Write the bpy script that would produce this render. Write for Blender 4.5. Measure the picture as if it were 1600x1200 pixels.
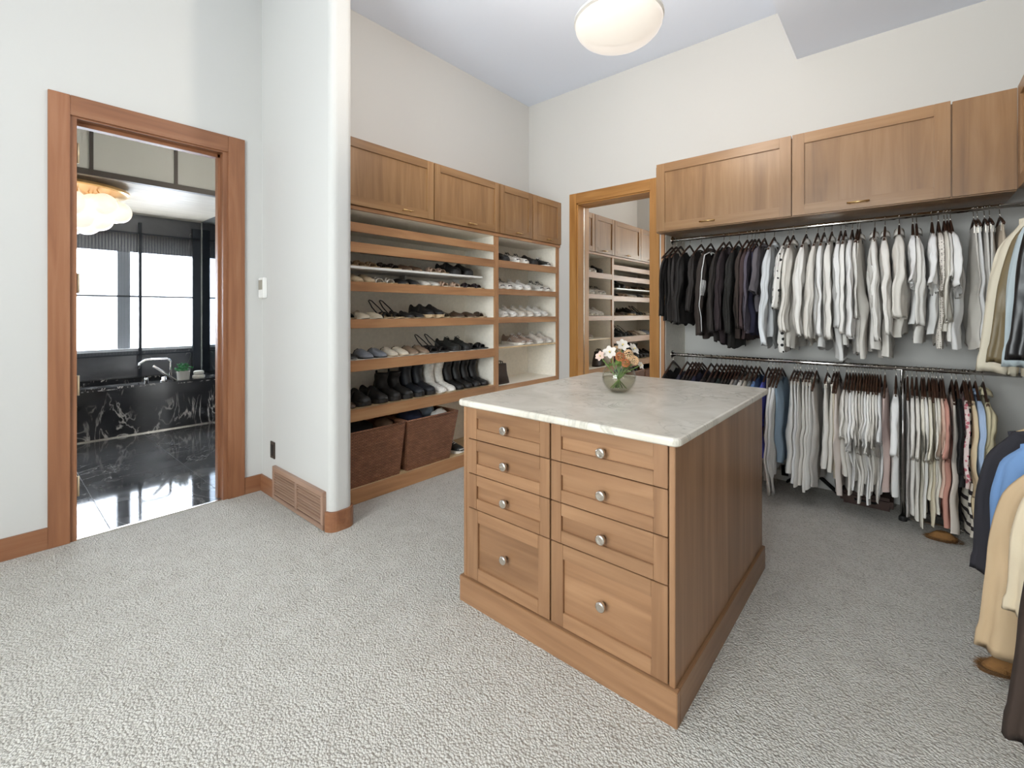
import bpy, bmesh, math, random
from mathutils import Vector, Matrix, noise
PI = math.pi
C = bpy.context.scene.collection
SC = bpy.context.scene
for o in list(bpy.data.objects): bpy.data.objects.remove(o)

# ------------------------------------------------------------------ camera
F, CY, H = 711.0, 488.0, 1.31
YAW = math.atan2(612, F)
cd = bpy.data.cameras.new('camera'); cam = bpy.data.objects.new('camera', cd); C.objects.link(cam)
cd.sensor_width = 36; cd.lens = 36*F/1600; cd.shift_y = -(600-CY)/1600; cd.clip_start = 0.02
cam.location = (0, 0, H); cam.rotation_euler = (PI/2, 0, YAW)
SC.camera = cam
# ------------------------------------------------------------------ world, daylight
w = bpy.data.worlds.new('daylight'); SC.world = w; w.use_nodes = True
bg = w.node_tree.nodes['Background']; bg.inputs[0].default_value = (0.90, 0.95, 1.0, 1); bg.inputs[1].default_value = 16.0
def portal(name, loc, rot, sx, sy):
    l = bpy.data.lights.new(name, 'AREA'); l.shape = 'RECTANGLE'; l.size = sx; l.size_y = sy
    l.cycles.is_portal = True
    o = bpy.data.objects.new(name, l); C.objects.link(o); o.location = loc; o.rotation_euler = rot
portal('window_behind_camera_offscreen', (-0.9, -2.22, 1.75), (PI/2, 0, 0), 2.2, 2.1)            # window behind the camera
portal('bathroom_window_daylight', (-7.22, 0.55, 1.45), (0, -PI/2, 0), 1.3, 2.4)           # bathroom window
def lamp(name, kind, loc, power, color, size=0.3, rot=(0, 0, 0)):
    l = bpy.data.lights.new(name, kind); l.energy = power; l.color = color
    if kind == 'AREA': l.shape = 'DISK'; l.size = size
    else: l.shadow_soft_size = size
    o = bpy.data.objects.new(name, l); C.objects.link(o); o.location = loc; o.rotation_euler = rot
    return o
SC.view_settings.view_transform = 'Standard'; SC.view_settings.look = 'None'
SC.view_settings.gamma = 1; SC.view_settings.use_curve_mapping = False
SC.view_settings.exposure = 0.05

# ------------------------------------------------------------------ pixel -> position
fwd = (-math.sin(YAW), math.cos(YAW)); rgt = (math.cos(YAW), math.sin(YAW))
def ray(px, py):
    u = (px-800)/F; return (fwd[0]+u*rgt[0], fwd[1]+u*rgt[1], -(py-CY)/F)
def YonX(px, X): d = ray(px, 0); return X/d[0]*d[1]
def XonY(px, Y): d = ray(px, 0); return Y/d[1]*d[0]

# ------------------------------------------------------------------ materials
def lin(c):
    return tuple((x/255/12.92 if x/255 <= 0.04045 else ((x/255+0.055)/1.055)**2.4) for x in c) + (1,)
def mat(name):
    m = bpy.data.materials.new(name); m.use_nodes = True
    return m, m.node_tree.nodes, m.node_tree.links, m.node_tree.nodes['Principled BSDF']
def coords(N, L, scale, loc=True):
    tc = N.new('ShaderNodeTexCoord'); mp = N.new('ShaderNodeMapping'); mp.inputs['Scale'].default_value = scale
    L.new(tc.outputs['Object'], mp.inputs['Vector'])
    if loc:
        oi = N.new('ShaderNodeObjectInfo'); mu = N.new('ShaderNodeMath'); mu.operation = 'MULTIPLY'; mu.inputs[1].default_value = 37
        L.new(oi.outputs['Random'], mu.inputs[0]); L.new(mu.outputs[0], mp.inputs['Location'])
    return mp
def ramp(N, stops):
    r = N.new('ShaderNodeValToRGB'); e = r.color_ramp.elements
    while len(e) < len(stops): e.new(0.5)
    for i, (p, c) in enumerate(stops): e[i].position = p; e[i].color = c
    return r
def bump(N, L, b, src, strength, dist=0.01):
    bp = N.new('ShaderNodeBump'); bp.inputs['Strength'].default_value = strength; bp.inputs['Distance'].default_value = dist
    L.new(src, bp.inputs['Height']); L.new(bp.outputs[0], b.inputs['Normal'])
_wood = {}
def wood(kind, axis):
    if (kind, axis) in _wood: return _wood[(kind, axis)]
    cols = {'cabinet': ((124, 90, 57), (148, 110, 72), (164, 127, 88)), 'island': ((122, 87, 59), (144, 106, 75), (163, 124, 90)),
            'side': ((150, 104, 64), (174, 126, 80), (190, 142, 96)), 'casing': ((122, 78, 52), (146, 97, 66), (160, 113, 82)),
            'nosing': ((146, 102, 68), (176, 128, 88), (194, 150, 108)), 'shelf': ((196, 164, 118), (214, 184, 140), (226, 200, 160)),
            'oak': ((150, 100, 46), (178, 126, 66), (190, 140, 82)), 'pale': ((204, 190, 168), (224, 211, 190), (238, 227, 208)),
            'hanger': ((46, 29, 21), (66, 43, 31), (88, 60, 44)), 'vent': ((140, 108, 90), (160, 128, 108), (176, 146, 126))}[kind]
    m, N, L, b = mat('wood_%s_%s' % (kind, axis))
    sc = [26.0, 26.0, 26.0]; sc['XYZ'.index(axis)] = 1.6
    mp = coords(N, L, sc)
    n1 = N.new('ShaderNodeTexNoise'); n1.inputs['Scale'].default_value = 1.0; n1.inputs['Detail'].default_value = 5; n1.inputs['Distortion'].default_value = 0.8
    L.new(mp.outputs[0], n1.inputs['Vector'])
    sc2 = [7.0, 7.0, 7.0]; sc2['XYZ'.index(axis)] = 0.55
    mp2 = coords(N, L, sc2); n2 = N.new('ShaderNodeTexNoise'); n2.inputs['Scale'].default_value = 1.0; n2.inputs['Detail'].default_value = 3; n2.inputs['Distortion'].default_value = 1.4
    L.new(mp2.outputs[0], n2.inputs['Vector'])
    mx = N.new('ShaderNodeMath'); mx.operation = 'ADD'; h1 = N.new('ShaderNodeMath'); h1.operation = 'MULTIPLY'; h1.inputs[1].default_value = 0.45
    h2 = N.new('ShaderNodeMath'); h2.operation = 'MULTIPLY'; h2.inputs[1].default_value = 0.55
    L.new(n1.outputs['Fac'], h1.inputs[0]); L.new(n2.outputs['Fac'], h2.inputs[0]); L.new(h1.outputs[0], mx.inputs[0]); L.new(h2.outputs[0], mx.inputs[1])
    r = ramp(N, [(0.30, lin(cols[0])), (0.5, lin(cols[1])), (0.68, lin(cols[2]))])
    L.new(mx.outputs[0], r.inputs[0])
    oi = N.new('ShaderNodeObjectInfo'); hs = N.new('ShaderNodeHueSaturation'); mr = N.new('ShaderNodeMapRange')
    mr.inputs['To Min'].default_value = 0.90; mr.inputs['To Max'].default_value = 1.08
    L.new(oi.outputs['Random'], mr.inputs[0]); L.new(mr.outputs[0], hs.inputs['Value']); L.new(r.outputs[0], hs.inputs['Color']); L.new(hs.outputs[0], b.inputs['Base Color'])
    b.inputs['Roughness'].default_value = 0.36 if kind in ('cabinet', 'island', 'side') else 0.42
    bump(N, L, b, n1.outputs['Fac'], 0.06, 0.004)
    _wood[(kind, axis)] = m; return m
def plain(name, c, rough=0.5, metal=0.0, nz=0, nscale=40, var=0.0):
    m, N, L, b = mat(name); b.inputs['Base Color'].default_value = lin(c); b.inputs['Roughness'].default_value = rough; b.inputs['Metallic'].default_value = metal
    if nz or var:
        mp = coords(N, L, (nscale,)*3); n = N.new('ShaderNodeTexNoise'); n.inputs['Scale'].default_value = 1; n.inputs['Detail'].default_value = 4
        L.new(mp.outputs[0], n.inputs['Vector'])
        if nz: bump(N, L, b, n.outputs['Fac'], nz, 0.004)
        if var:
            k = 1-var; r = ramp(N, [(0.3, lin([x*k for x in c])), (0.7, lin([min(255, x*(2-k)) for x in c]))])
            L.new(n.outputs['Fac'], r.inputs[0]); L.new(r.outputs[0], b.inputs['Base Color'])
    return m
M = {}
M['wall'] = plain('wall_plaster', (204, 202, 198), 0.85, nz=0.05, nscale=14)
M['ceiling'] = plain('ceiling_paint', (226, 233, 246), 0.9, nz=0.04, nscale=20)
M['melamine'] = plain('melamine', (250, 243, 230), 0.55, var=0.02)
M['white'] = plain('white_paint', (236, 234, 230), 0.35)
M['chrome'] = plain('chrome', (225, 222, 218), 0.12, 1.0)
M['nickel'] = plain('nickel', (214, 206, 196), 0.22, 1.0)
M['brass'] = plain('brass', (214, 178, 124), 0.28, 1.0)
M['hinge'] = plain('hinge_metal', (226, 206, 170), 0.4, 0.6)
M['bronze'] = plain('bronze_frame', (96, 86, 76), 0.45, 0.5)
M['darkbar'] = plain('dark_frame', (44, 48, 54), 0.4, 0.3)
M['black'] = plain('black_plastic', (30, 29, 28), 0.5)
M['outlet'] = plain('outlet_bronze', (62, 50, 42), 0.4)
M['stone'] = plain('pale_stone', (214, 208, 196), 0.6, var=0.06)
M['concrete'] = plain('concrete', (196, 190, 180), 0.85, nz=0.2, nscale=60)
M['grout'] = plain('grout', (150, 150, 148), 0.8)
def mirror_mat(name, c, rough):
    m, N, L, b = mat(name); N.remove(b); g = N.new('ShaderNodeBsdfGlossy'); g.inputs['Color'].default_value = lin(c); g.inputs['Roughness'].default_value = rough
    L.new(g.outputs[0], N['Material Output'].inputs[0]); return m
M['mirror'] = mirror_mat('mirror_silver', (238, 236, 230), 0.0)
def glass_mat(name, c, mixf, rough=0.02):
    m, N, L, b = mat(name); N.remove(b)
    t = N.new('ShaderNodeBsdfTransparent'); t.inputs[0].default_value = lin(c); g = N.new('ShaderNodeBsdfGlossy'); g.inputs['Roughness'].default_value = rough
    fr = N.new('ShaderNodeLayerWeight'); fr.inputs[0].default_value = 0.5; pw = N.new('ShaderNodeMath'); pw.operation = 'POWER'; pw.inputs[1].default_value = 4; L.new(fr.outputs['Facing'], pw.inputs[0])
    ml = N.new('ShaderNodeMath'); ml.operation = 'MULTIPLY'; ml.inputs[1].default_value = 0.6; L.new(pw.outputs[0], ml.inputs[0]); ad = N.new('ShaderNodeMath'); ad.inputs[1].default_value = mixf
    L.new(ml.outputs[0], ad.inputs[0]); mx = N.new('ShaderNodeMixShader'); L.new(ad.outputs[0], mx.inputs[0]); L.new(t.outputs[0], mx.inputs[1]); L.new(g.outputs[0], mx.inputs[2])
    L.new(mx.outputs[0], N['Material Output'].inputs[0]); return m
M['glass'] = glass_mat('clear_glass', (250, 251, 249), 0.03)
M['reeded'] = glass_mat('reeded_glass', (222, 225, 228), 0.06, 0.1)
M['water'] = glass_mat('water', (240, 238, 230), 0.02)
def frosted():
    m, N, L, b = mat('frosted_glass'); N.remove(b)
    t = N.new('ShaderNodeBsdfTranslucent'); t.inputs[0].default_value = (0.95, 0.97, 1, 1); d = N.new('ShaderNodeBsdfTransparent'); d.inputs[0].default_value = (0.97, 0.98, 1, 1)
    mx = N.new('ShaderNodeMixShader'); mx.inputs[0].default_value = 0.65; L.new(t.outputs[0], mx.inputs[1]); L.new(d.outputs[0], mx.inputs[2]); L.new(mx.outputs[0], N['Material Output'].inputs[0]); return m
M['frosted'] = frosted()
def emit(name, c, s, base=(240, 235, 225)):
    m, N, L, b = mat(name); b.inputs['Base Color'].default_value = lin(base); b.inputs['Emission Color'].default_value = lin(c); b.inputs['Emission Strength'].default_value = s; b.inputs['Roughness'].default_value = 0.3
    return m
M['globe'] = emit('opal_globe', (255, 242, 222), 0.75)
M['bowl'] = emit('opal_bowl', (255, 244, 236), 0.42)
def see_through(m, f):                                     # opal glass lets part of the bulb's light pass
    N, L = m.node_tree.nodes, m.node_tree.links; t = N.new('ShaderNodeBsdfTransparent'); mx = N.new('ShaderNodeMixShader'); mx.inputs[0].default_value = f
    L.new(N['Principled BSDF'].outputs[0], mx.inputs[1]); L.new(t.outputs[0], mx.inputs[2]); L.new(mx.outputs[0], N['Material Output'].inputs[0])
see_through(M['bowl'], 0.5)
M['fascia'] = plain('frosted_fascia', (222, 214, 196), 0.5, nz=0.02)
def carpet_mat():
    m, N, L, b = mat('loop_carpet'); b.inputs['Roughness'].default_value = 0.95
    mp = coords(N, L, (1, 1, 1), False); v = N.new('ShaderNodeTexVoronoi'); v.inputs['Scale'].default_value = 120; v.inputs['Randomness'].default_value = 0.9
    n = N.new('ShaderNodeTexNoise'); n.inputs['Scale'].default_value = 9; n.inputs['Detail'].default_value = 4; n3 = N.new('ShaderNodeTexNoise'); n3.inputs['Scale'].default_value = 220
    for q in (v, n, n3): L.new(mp.outputs[0], q.inputs['Vector'])
    r = ramp(N, [(0.0, lin((216, 213, 208))), (0.5, lin((207, 204, 198))), (0.9, lin((184, 180, 172)))]); L.new(v.outputs['Distance'], r.inputs[0])
    r2 = ramp(N, [(0.3, lin((243, 240, 236))), (0.7, lin((255, 253, 250)))]); L.new(n.outputs['Fac'], r2.inputs[0])
    mx = N.new('ShaderNodeMix'); mx.data_type = 'RGBA'; mx.blend_type = 'MULTIPLY'; mx.inputs['Factor'].default_value = 1; L.new(r.outputs[0], mx.inputs['A']); L.new(r2.outputs[0], mx.inputs['B']); L.new(mx.outputs['Result'], b.inputs['Base Color'])
    inv = N.new('ShaderNodeMath'); inv.operation = 'SUBTRACT'; inv.inputs[0].default_value = 1; L.new(v.outputs['Distance'], inv.inputs[1])
    ad = N.new('ShaderNodeMath'); ad.operation = 'ADD'; h = N.new('ShaderNodeMath'); h.operation = 'MULTIPLY'; h.inputs[1].default_value = 0.5; L.new(n3.outputs['Fac'], h.inputs[0]); L.new(inv.outputs[0], ad.inputs[0]); L.new(h.outputs[0], ad.inputs[1])
    bump(N, L, b, ad.outputs[0], 0.9, 0.009); return m
M['carpet'] = carpet_mat()
def marble(name, c0, c1, vein, scale, thr, rough, rot=(0.4, 0.3, 0.7)):
    m, N, L, b = mat(name); b.inputs['Roughness'].default_value = rough
    mp = coords(N, L, (scale, scale, scale)); mp.inputs['Rotation'].default_value = rot
    n = N.new('ShaderNodeTexNoise'); n.inputs['Scale'].default_value = 1.2; n.inputs['Detail'].default_value = 8; n.inputs['Distortion'].default_value = 1.2; L.new(mp.outputs[0], n.inputs['Vector'])
    w_ = N.new('ShaderNodeTexNoise'); w_.inputs['Scale'].default_value = 0.9; w_.inputs['Detail'].default_value = 6; w_.inputs['Distortion'].default_value = 2.2
    mp2 = coords(N, L, (scale*1.7, scale*1.7, scale*0.7)); mp2.inputs['Rotation'].default_value = rot; L.new(mp2.outputs[0], w_.inputs['Vector'])
    s = N.new('ShaderNodeMath'); s.operation = 'SUBTRACT'; s.inputs[1].default_value = 0.5; ab = N.new('ShaderNodeMath'); ab.operation = 'ABSOLUTE'; L.new(w_.outputs['Fac'], s.inputs[0]); L.new(s.outputs[0], ab.inputs[0])
    rv = ramp(N, [(0.0, (1, 1, 1, 1)), (thr, (0, 0, 0, 1))]); L.new(ab.outputs[0], rv.inputs[0])
    msk = N.new('ShaderNodeTexNoise'); msk.inputs['Scale'].default_value = 0.8; L.new(mp.outputs[0], msk.inputs['Vector']); rm = ramp(N, [(0.45, (0, 0, 0, 1)), (0.62, (1, 1, 1, 1))]); L.new(msk.outputs['Fac'], rm.inputs[0])
    mm = N.new('ShaderNodeMath'); mm.operation = 'MULTIPLY'; L.new(rv.outputs[0], mm.inputs[0]); L.new(rm.outputs[0], mm.inputs[1])
    rb = ramp(N, [(0.3, lin(c0)), (0.7, lin(c1))]); L.new(n.outputs['Fac'], rb.inputs[0])
    mx = N.new('ShaderNodeMix'); mx.data_type = 'RGBA'; L.new(mm.outputs[0], mx.inputs['Factor']); L.new(rb.outputs[0], mx.inputs['A']); mx.inputs['B'].default_value = lin(vein); L.new(mx.outputs['Result'], b.inputs['Base Color'])
    return m
M['counter'] = marble('cream_marble', (206, 198, 184), (226, 220, 208), (190, 184, 172), 4.0, 0.04, 0.25)
M['blackmarble'] = marble('black_marble', (30, 30, 31), (50, 50, 52), (214, 208, 200), 3.0, 0.035, 0.12)
M['wallmarble'] = marble('dark_wall_marble', (92, 92, 94), (112, 112, 115), (190, 186, 180), 1.0, 0.006, 0.15)
M['tile'] = marble('floor_tile_marble', (56, 56, 57), (98, 98, 98), (168, 166, 162), 1.6, 0.012, 0.06)
def cloth(name, c, rough=0.9, c2=None, pat=None, scale=30):
    m, N, L, b = mat(name); b.inputs['Roughness'].default_value = rough; b.inputs['Base Color'].default_value = lin(c)
    mp = coords(N, L, (1, 1, 1)); n = N.new('ShaderNodeTexNoise'); n.inputs['Scale'].default_value = 7; n.inputs['Detail'].default_value = 5; L.new(mp.outputs[0], n.inputs['Vector'])
    bump(N, L, b, n.outputs['Fac'], 0.25, 0.02)
    if pat == 'stripe':
        tc = coords(N, L, (0, 0, scale), False); wv = N.new('ShaderNodeTexWave'); wv.bands_direction = 'Z'; wv.inputs['Scale'].default_value = 1; L.new(tc.outputs[0], wv.inputs['Vector'])
        r = ramp(N, [(0.26, lin(c2)), (0.30, lin(c))]); L.new(wv.outputs['Fac'], r.inputs[0]); L.new(r.outputs[0], b.inputs['Base Color'])
    elif pat in ('dots', 'floral', 'eyelet'):
        tc = coords(N, L, (1, 1, 1), False); v = N.new('ShaderNodeTexVoronoi'); v.inputs['Scale'].default_value = scale; v.inputs['Randomness'].default_value = 0.25 if pat != 'floral' else 1; L.new(tc.outputs[0], v.inputs['Vector'])
        th = {'dots': 0.24, 'eyelet': 0.30, 'floral': 0.38}[pat]
        r = ramp(N, [(th, lin(c2)), (th+0.03, lin(c))]); L.new(v.outputs['Distance'], r.inputs[0]); L.new(r.outputs[0], b.inputs['Base Color'])
    elif pat == 'rib':
        tc = coords(N, L, (scale, scale, scale), False); v = N.new('ShaderNodeTexWave'); v.bands_direction = 'DIAGONAL'; v.inputs['Scale'].default_value = 1; L.new(tc.outputs[0], v.inputs['Vector'])
        r = ramp(N, [(0.3, lin(c)), (0.7, lin(c2))]); L.new(v.outputs['Fac'], r.inputs[0]); L.new(r.outputs[0], b.inputs['Base Color'])
    return m
def wicker():
    m, N, L, b = mat('wicker'); b.inputs['Roughness'].default_value = 0.6
    mp = coords(N, L, (1, 1, 1), False); br = N.new('ShaderNodeTexBrick'); br.inputs['Scale'].default_value = 26; br.inputs['Color1'].default_value = lin((140, 92, 66)); br.inputs['Color2'].default_value = lin((160, 110, 80)); br.inputs['Mortar'].default_value = lin((56, 32, 22)); br.inputs['Mortar Size'].default_value = 0.03; br.inputs['Brick Width'].default_value = 0.7; br.inputs['Row Height'].default_value = 0.26
    sx = N.new('ShaderNodeSeparateXYZ'); cx = N.new('ShaderNodeCombineXYZ'); ad = N.new('ShaderNodeMath'); L.new(mp.outputs[0], sx.inputs[0]); L.new(sx.outputs[0], ad.inputs[0]); L.new(sx.outputs[1], ad.inputs[1]); L.new(ad.outputs[0], cx.inputs[0]); L.new(sx.outputs[2], cx.inputs[1]); L.new(cx.outputs[0], br.inputs['Vector'])
    n = N.new('ShaderNodeTexNoise'); n.inputs['Scale'].default_value = 18; L.new(mp.outputs[0], n.inputs['Vector']); hs = N.new('ShaderNodeHueSaturation'); L.new(br.outputs['Color'], hs.inputs['Color']); mr = N.new('ShaderNodeMapRange'); mr.inputs['To Min'].default_value = 0.6; mr.inputs['To Max'].default_value = 1.35; L.new(n.outputs['Fac'], mr.inputs[0]); L.new(mr.outputs[0], hs.inputs['Value']); L.new(hs.outputs[0], b.inputs['Base Color'])
    inv = N.new('ShaderNodeMath'); inv.operation = 'SUBTRACT'; inv.inputs[0].default_value = 1; L.new(br.outputs['Fac'], inv.inputs[1]); bump(N, L, b, inv.outputs[0], 0.6, 0.006); return m
M['wicker'] = wicker()

# ------------------------------------------------------------------ mesh helpers
class MB:
    def __init__(s): s.v = []; s.f = []
    def box(s, x0, x1, y0, y1, z0, z1):
        x0, x1 = sorted((x0, x1)); y0, y1 = sorted((y0, y1)); z0, z1 = sorted((z0, z1)); b = len(s.v)
        s.v += [(x, y, z) for z in (z0, z1) for y in (y0, y1) for x in (x0, x1)]
        s.f += [tuple(b+i for i in q) for q in ((0, 2, 3, 1), (4, 5, 7, 6), (0, 1, 5, 4), (2, 6, 7, 3), (0, 4, 6, 2), (1, 3, 7, 5))]
        return s
    def loft(s, rings, cap=True, closed=True):
        b = len(s.v); n = len(rings[0])
        for r in rings: s.v += [tuple(p) for p in r]
        for i in range(len(rings)-1):
            for j in range(n if closed else n-1):
                k = (j+1) % n; s.f.append((b+i*n+j, b+i*n+k, b+(i+1)*n+k, b+(i+1)*n+j))
        if cap and closed:
            s.f.append(tuple(b+j for j in range(n))[::-1]); s.f.append(tuple(b+(len(rings)-1)*n+j for j in range(n)))
        return s
    def tube(s, pts, r, n=10, cap=True, flat=1.0):
        rings = []; pts = [Vector(p) for p in pts]; up = Vector((0.13, 0.21, 0.97))
        for i, p in enumerate(pts):
            t = (pts[min(i+1, len(pts)-1)]-pts[max(i-1, 0)]).normalized(); a = t.cross(up)
            if a.length < 1e-3: a = t.cross(Vector((1, 0, 0)))
            a.normalize(); c = t.cross(a); rr = r[i] if isinstance(r, (list, tuple)) else r
            rings.append([p+a*(rr*math.cos(2*PI*j/n))+c*(rr*flat*math.sin(2*PI*j/n)) for j in range(n)])
        return s.loft(rings, cap)
    def lathe(s, prof, c=(0, 0, 0), n=24, cap=True):
        rings = [[(c[0]+r*math.cos(2*PI*j/n), c[1]+r*math.sin(2*PI*j/n), c[2]+z) for j in range(n)] for r, z in prof]
        return s.loft(rings, cap)
    def sphere(s, c, r, nu=14, nv=9, sz=1.0):
        rings = [[(c[0]+r*math.sin(PI*i/nv)*math.cos(2*PI*j/nu), c[1]+r*math.sin(PI*i/nv)*math.sin(2*PI*j/nu), c[2]-sz*r*math.cos(PI*i/nv)) for j in range(nu)] for i in range(1, nv)]
        return s.loft(rings)
    def mesh(s, name, smooth=False, bevel=0, seg=2, off=(0, 0, 0)):
        me = bpy.data.meshes.new(name); me.from_pydata([(p[0]-off[0], p[1]-off[1], p[2]-off[2]) for p in s.v], [], s.f)
        bm = bmesh.new(); bm.from_mesh(me); bmesh.ops.recalc_face_normals(bm, faces=bm.faces)
        if bevel: bmesh.ops.bevel(bm, geom=list(bm.edges), offset=bevel, segments=seg, affect='EDGES', clamp_overlap=True)
        bm.to_mesh(me); bm.free()
        if smooth: me.polygons.foreach_set('use_smooth', [True]*len(me.polygons))
        me.update(); return me
def wloc(o):
    p = Vector((0, 0, 0))
    while o: p += Vector(o.location); o = o.parent
    return p
def part(name, mb, m, parent=None, smooth=False, bevel=0, label=None):
    """mesh given in world coordinates, child of parent (parents are never rotated here)"""
    off = wloc(parent) if parent else (0, 0, 0)
    o = bpy.data.objects.new(name, mb.mesh(name, smooth, bevel, 2, off)); o.data.materials.append(m); C.objects.link(o)
    if parent: o.parent = parent
    if label: o['label'] = label
    return o
def meshobj(name, me, parent=None, loc=(0, 0, 0), rz=0):
    o = bpy.data.objects.new(name, me); C.objects.link(o); o.location = loc; o.rotation_euler = (0, 0, rz)
    if parent: o.parent = parent
    return o
def tag(o, label, cat, group=None):
    o['label'] = label; o['category'] = cat
    if group: o['group'] = group
    return o
def thing(name, label, cat, loc=(0, 0, 0), group=None, rz=0):
    o = bpy.data.objects.new(name, None); C.objects.link(o); o.location = loc; o.rotation_euler = (0, 0, rz); o.empty_display_size = 0.05
    return tag(o, label, cat, group)
def struct(name, mb, m, label=None, smooth=False, bevel=0):
    o = part(name, mb, m, None, smooth, bevel); o['kind'] = 'structure'
    o['category'] = {'wall': 'wall', 'floo': 'floor', 'ceil': 'ceiling', 'base': 'baseboard', 'trim': 'trim', 'wind': 'window', 'door': 'door'}[name[:4]]
    if label: o['label'] = label
    return o
def B(*a): return MB().box(*a)
def slab(axis, a0, a1, z0, z1, d0, d1):
    return B(d0, d1, a0, a1, z0, z1) if axis == 'X' else B(a0, a1, d0, d1, z0, z1)
def bar_handle(parent, axis, ac, zc, d, sgn, half=0.045):
    mb = MB()
    def P(a, dd, z): return (d+sgn*dd, a, z) if axis == 'X' else (a, d+sgn*dd, z)
    mb.tube([P(ac-half, 0.024, zc), P(ac+half, 0.024, zc)], 0.0055, 8)
    for s in (-1, 1): mb.tube([P(ac+s*half*0.75, -0.001, zc), P(ac+s*half*0.75, 0.024, zc)], 0.004, 8)
    return part('handle', mb, M['brass'], parent, True)
def shaker(parent, name, kind, axis, a0, a1, z0, z1, dback, dfront, fw=0.06, panel_axis='Z'):
    sg = 1 if dfront > dback else -1; h = 'Y' if axis == 'X' else 'X'
    d = part(name, slab(axis, a0+fw-0.004, a1-fw+0.004, z0+fw-0.004, z1-fw+0.004, dback, dfront-sg*0.011), wood(kind, panel_axis), parent)
    for s0, s1 in ((a0, a0+fw), (a1-fw, a1)): part('stile', slab(axis, s0, s1, z0, z1, dback, dfront), wood(kind, 'Z'), d, False, 0.0015)
    for r0, r1 in ((z0, z0+fw), (z1-fw, z1)): part('rail', slab(axis, a0+fw, a1-fw, r0, r1, dback, dfront), wood(kind, h), d, False, 0.0015)
    return d

# ================================================================== THE SETTING
XD = -3.60          # wall with the bathroom door
YB = 4.07           # wall with the mirror and the hanging closet
XR = 1.02           # right wall
ZC = 3.66
struct('floor', B(XD, XR, -2.2, YB, -0.06, 0), M['carpet'], 'pale grey beige loop pile carpet')
struct('ceiling', B(XD-0.15, -0.62, -2.35, 4.35, ZC, ZC+0.1), M['ceiling'], 'cool grey painted ceiling')
struct('ceiling_soffit', B(-0.62, XR+0.15, -2.35, YB, 3.25, ZC+0.1), M['ceiling'], 'lowered grey ceiling bulkhead on the closet side')
# door wall with opening
DY0, DY1, DZ = 0.335, 1.105, 2.44
wl = struct('wall_left', B(XD-0.13, XD, -2.35, DY0, 0, ZC).box(XD-0.13, XD, DY1, 1.345, 0, ZC).box(XD-0.13, XD, DY0, DY1, DZ, ZC), M['wall'], 'warm grey plaster wall around the bathroom doorway')
# stub wall with rounded end
mb = MB(); pts = [(XD-0.13, 1.345)]; R = 0.045; xe = -2.575
for k in range(7): a = -PI/2+PI/2*k/6; pts.append((xe-R+R*math.cos(a), 1.345+R+R*math.sin(a)))
for k in range(7): a = PI/2*k/6; pts.append((xe-R+R*math.cos(a), 1.49-R+R*math.sin(a)))
pts.append((XD-0.13, 1.49))
mb.loft([[(x, y, z) for x, y in pts] for z in (0, ZC)])
o = struct('wall_stub', mb, M['wall'], 'short plaster wall with rounded end beside the shoe shelves')
struct('wall_shoe', B(-3.39, -3.25, 1.49, YB+0.28, 0, ZC), M['wall'], 'plaster wall behind the shoe shelving')
MX0, MX1, MZ = -2.60, -1.79, 2.45
struct('wall_back', B(-3.25, MX0, YB, YB+0.28, 0, ZC).box(MX1, XR+0.15, YB, YB+0.28, 0, ZC).box(MX0, MX1, YB, YB+0.28, MZ, ZC).box(MX0, MX1, YB+0.14, YB+0.28, 0, MZ), M['wall'], 'warm plaster wall with the mirror niche')
struct('wall_right', B(XR, XR+0.15, -2.35, YB, 0, 3.25), M['wall'], 'plaster wall behind the coats')
struct('wall_front', B(XD-0.13, -2.0, -2.35, -2.2, 0, ZC).box(0.2, XR+0.15, -2.35, -2.2, 0, ZC).box(-2.0, 0.2, -2.35, -2.2, 0, 0.7).box(-2.0, 0.2, -2.35, -2.2, 2.8, ZC), M['wall'], 'plaster wall with the wide window')
wf = struct('window_1', B(-2.0, 0.2, -2.32, -2.24, 0.7, 0.76).box(-2.0, 0.2, -2.32, -2.24, 2.74, 2.8).box(-2.0, -1.94, -2.32, -2.24, 0.76, 2.74).box(0.14, 0.2, -2.32, -2.24, 0.76, 2.74).box(-0.93, -0.87, -2.32, -2.24, 0.76, 2.74), M['white'], 'white framed window')
for a, b in ((-1.94, -0.93), (-0.87, 0.14)): part('pane', B(a, b, -2.283, -2.277, 0.76, 2.74), M['glass'], wf)
# baseboards
struct('baseboard_left', B(XD, XD+0.016, -2.2, 0.235, 0, 0.118).box(XD, XD+0.016, 1.225, 1.345, 0, 0.118), wood('casing', 'Y'), 'brown wood baseboard along the door wall', bevel=0.002)
mb = MB(); ro = R+0.016
path = [(-3.60, 1.345), (-3.36, 1.345)]
struct('baseboard_stub', B(-3.584, -3.362, 1.329, 1.345, 0, 0.118), wood('casing', 'X'), 'brown wood baseboard beside the vent grille', bevel=0.002)
inner = [(-2.622, 1.345)]+pts[2:15]; inner = pts[1:15]; cx0, cy0 = xe-R, 0
outer = []
for k in range(7): a = -PI/2+PI/2*k/6; outer.append((xe-R+ro*math.cos(a), 1.345+R+ro*math.sin(a)))
for k in range(7): a = PI/2*k/6; outer.append((xe-R+ro*math.cos(a), 1.49-R+ro*math.sin(a)))
ring = outer+inner[::-1]
mb = MB()
for i in range(len(outer)-1):
    q = [outer[i], outer[i+1], inner[i+1], inner[i]]; mb.loft([[(x, y, z) for x, y in q] for z in (0, 0.118)])
struct('baseboard_end', mb, wood('casing', 'X'), 'wood baseboard wrapped around the rounded wall end')
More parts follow.
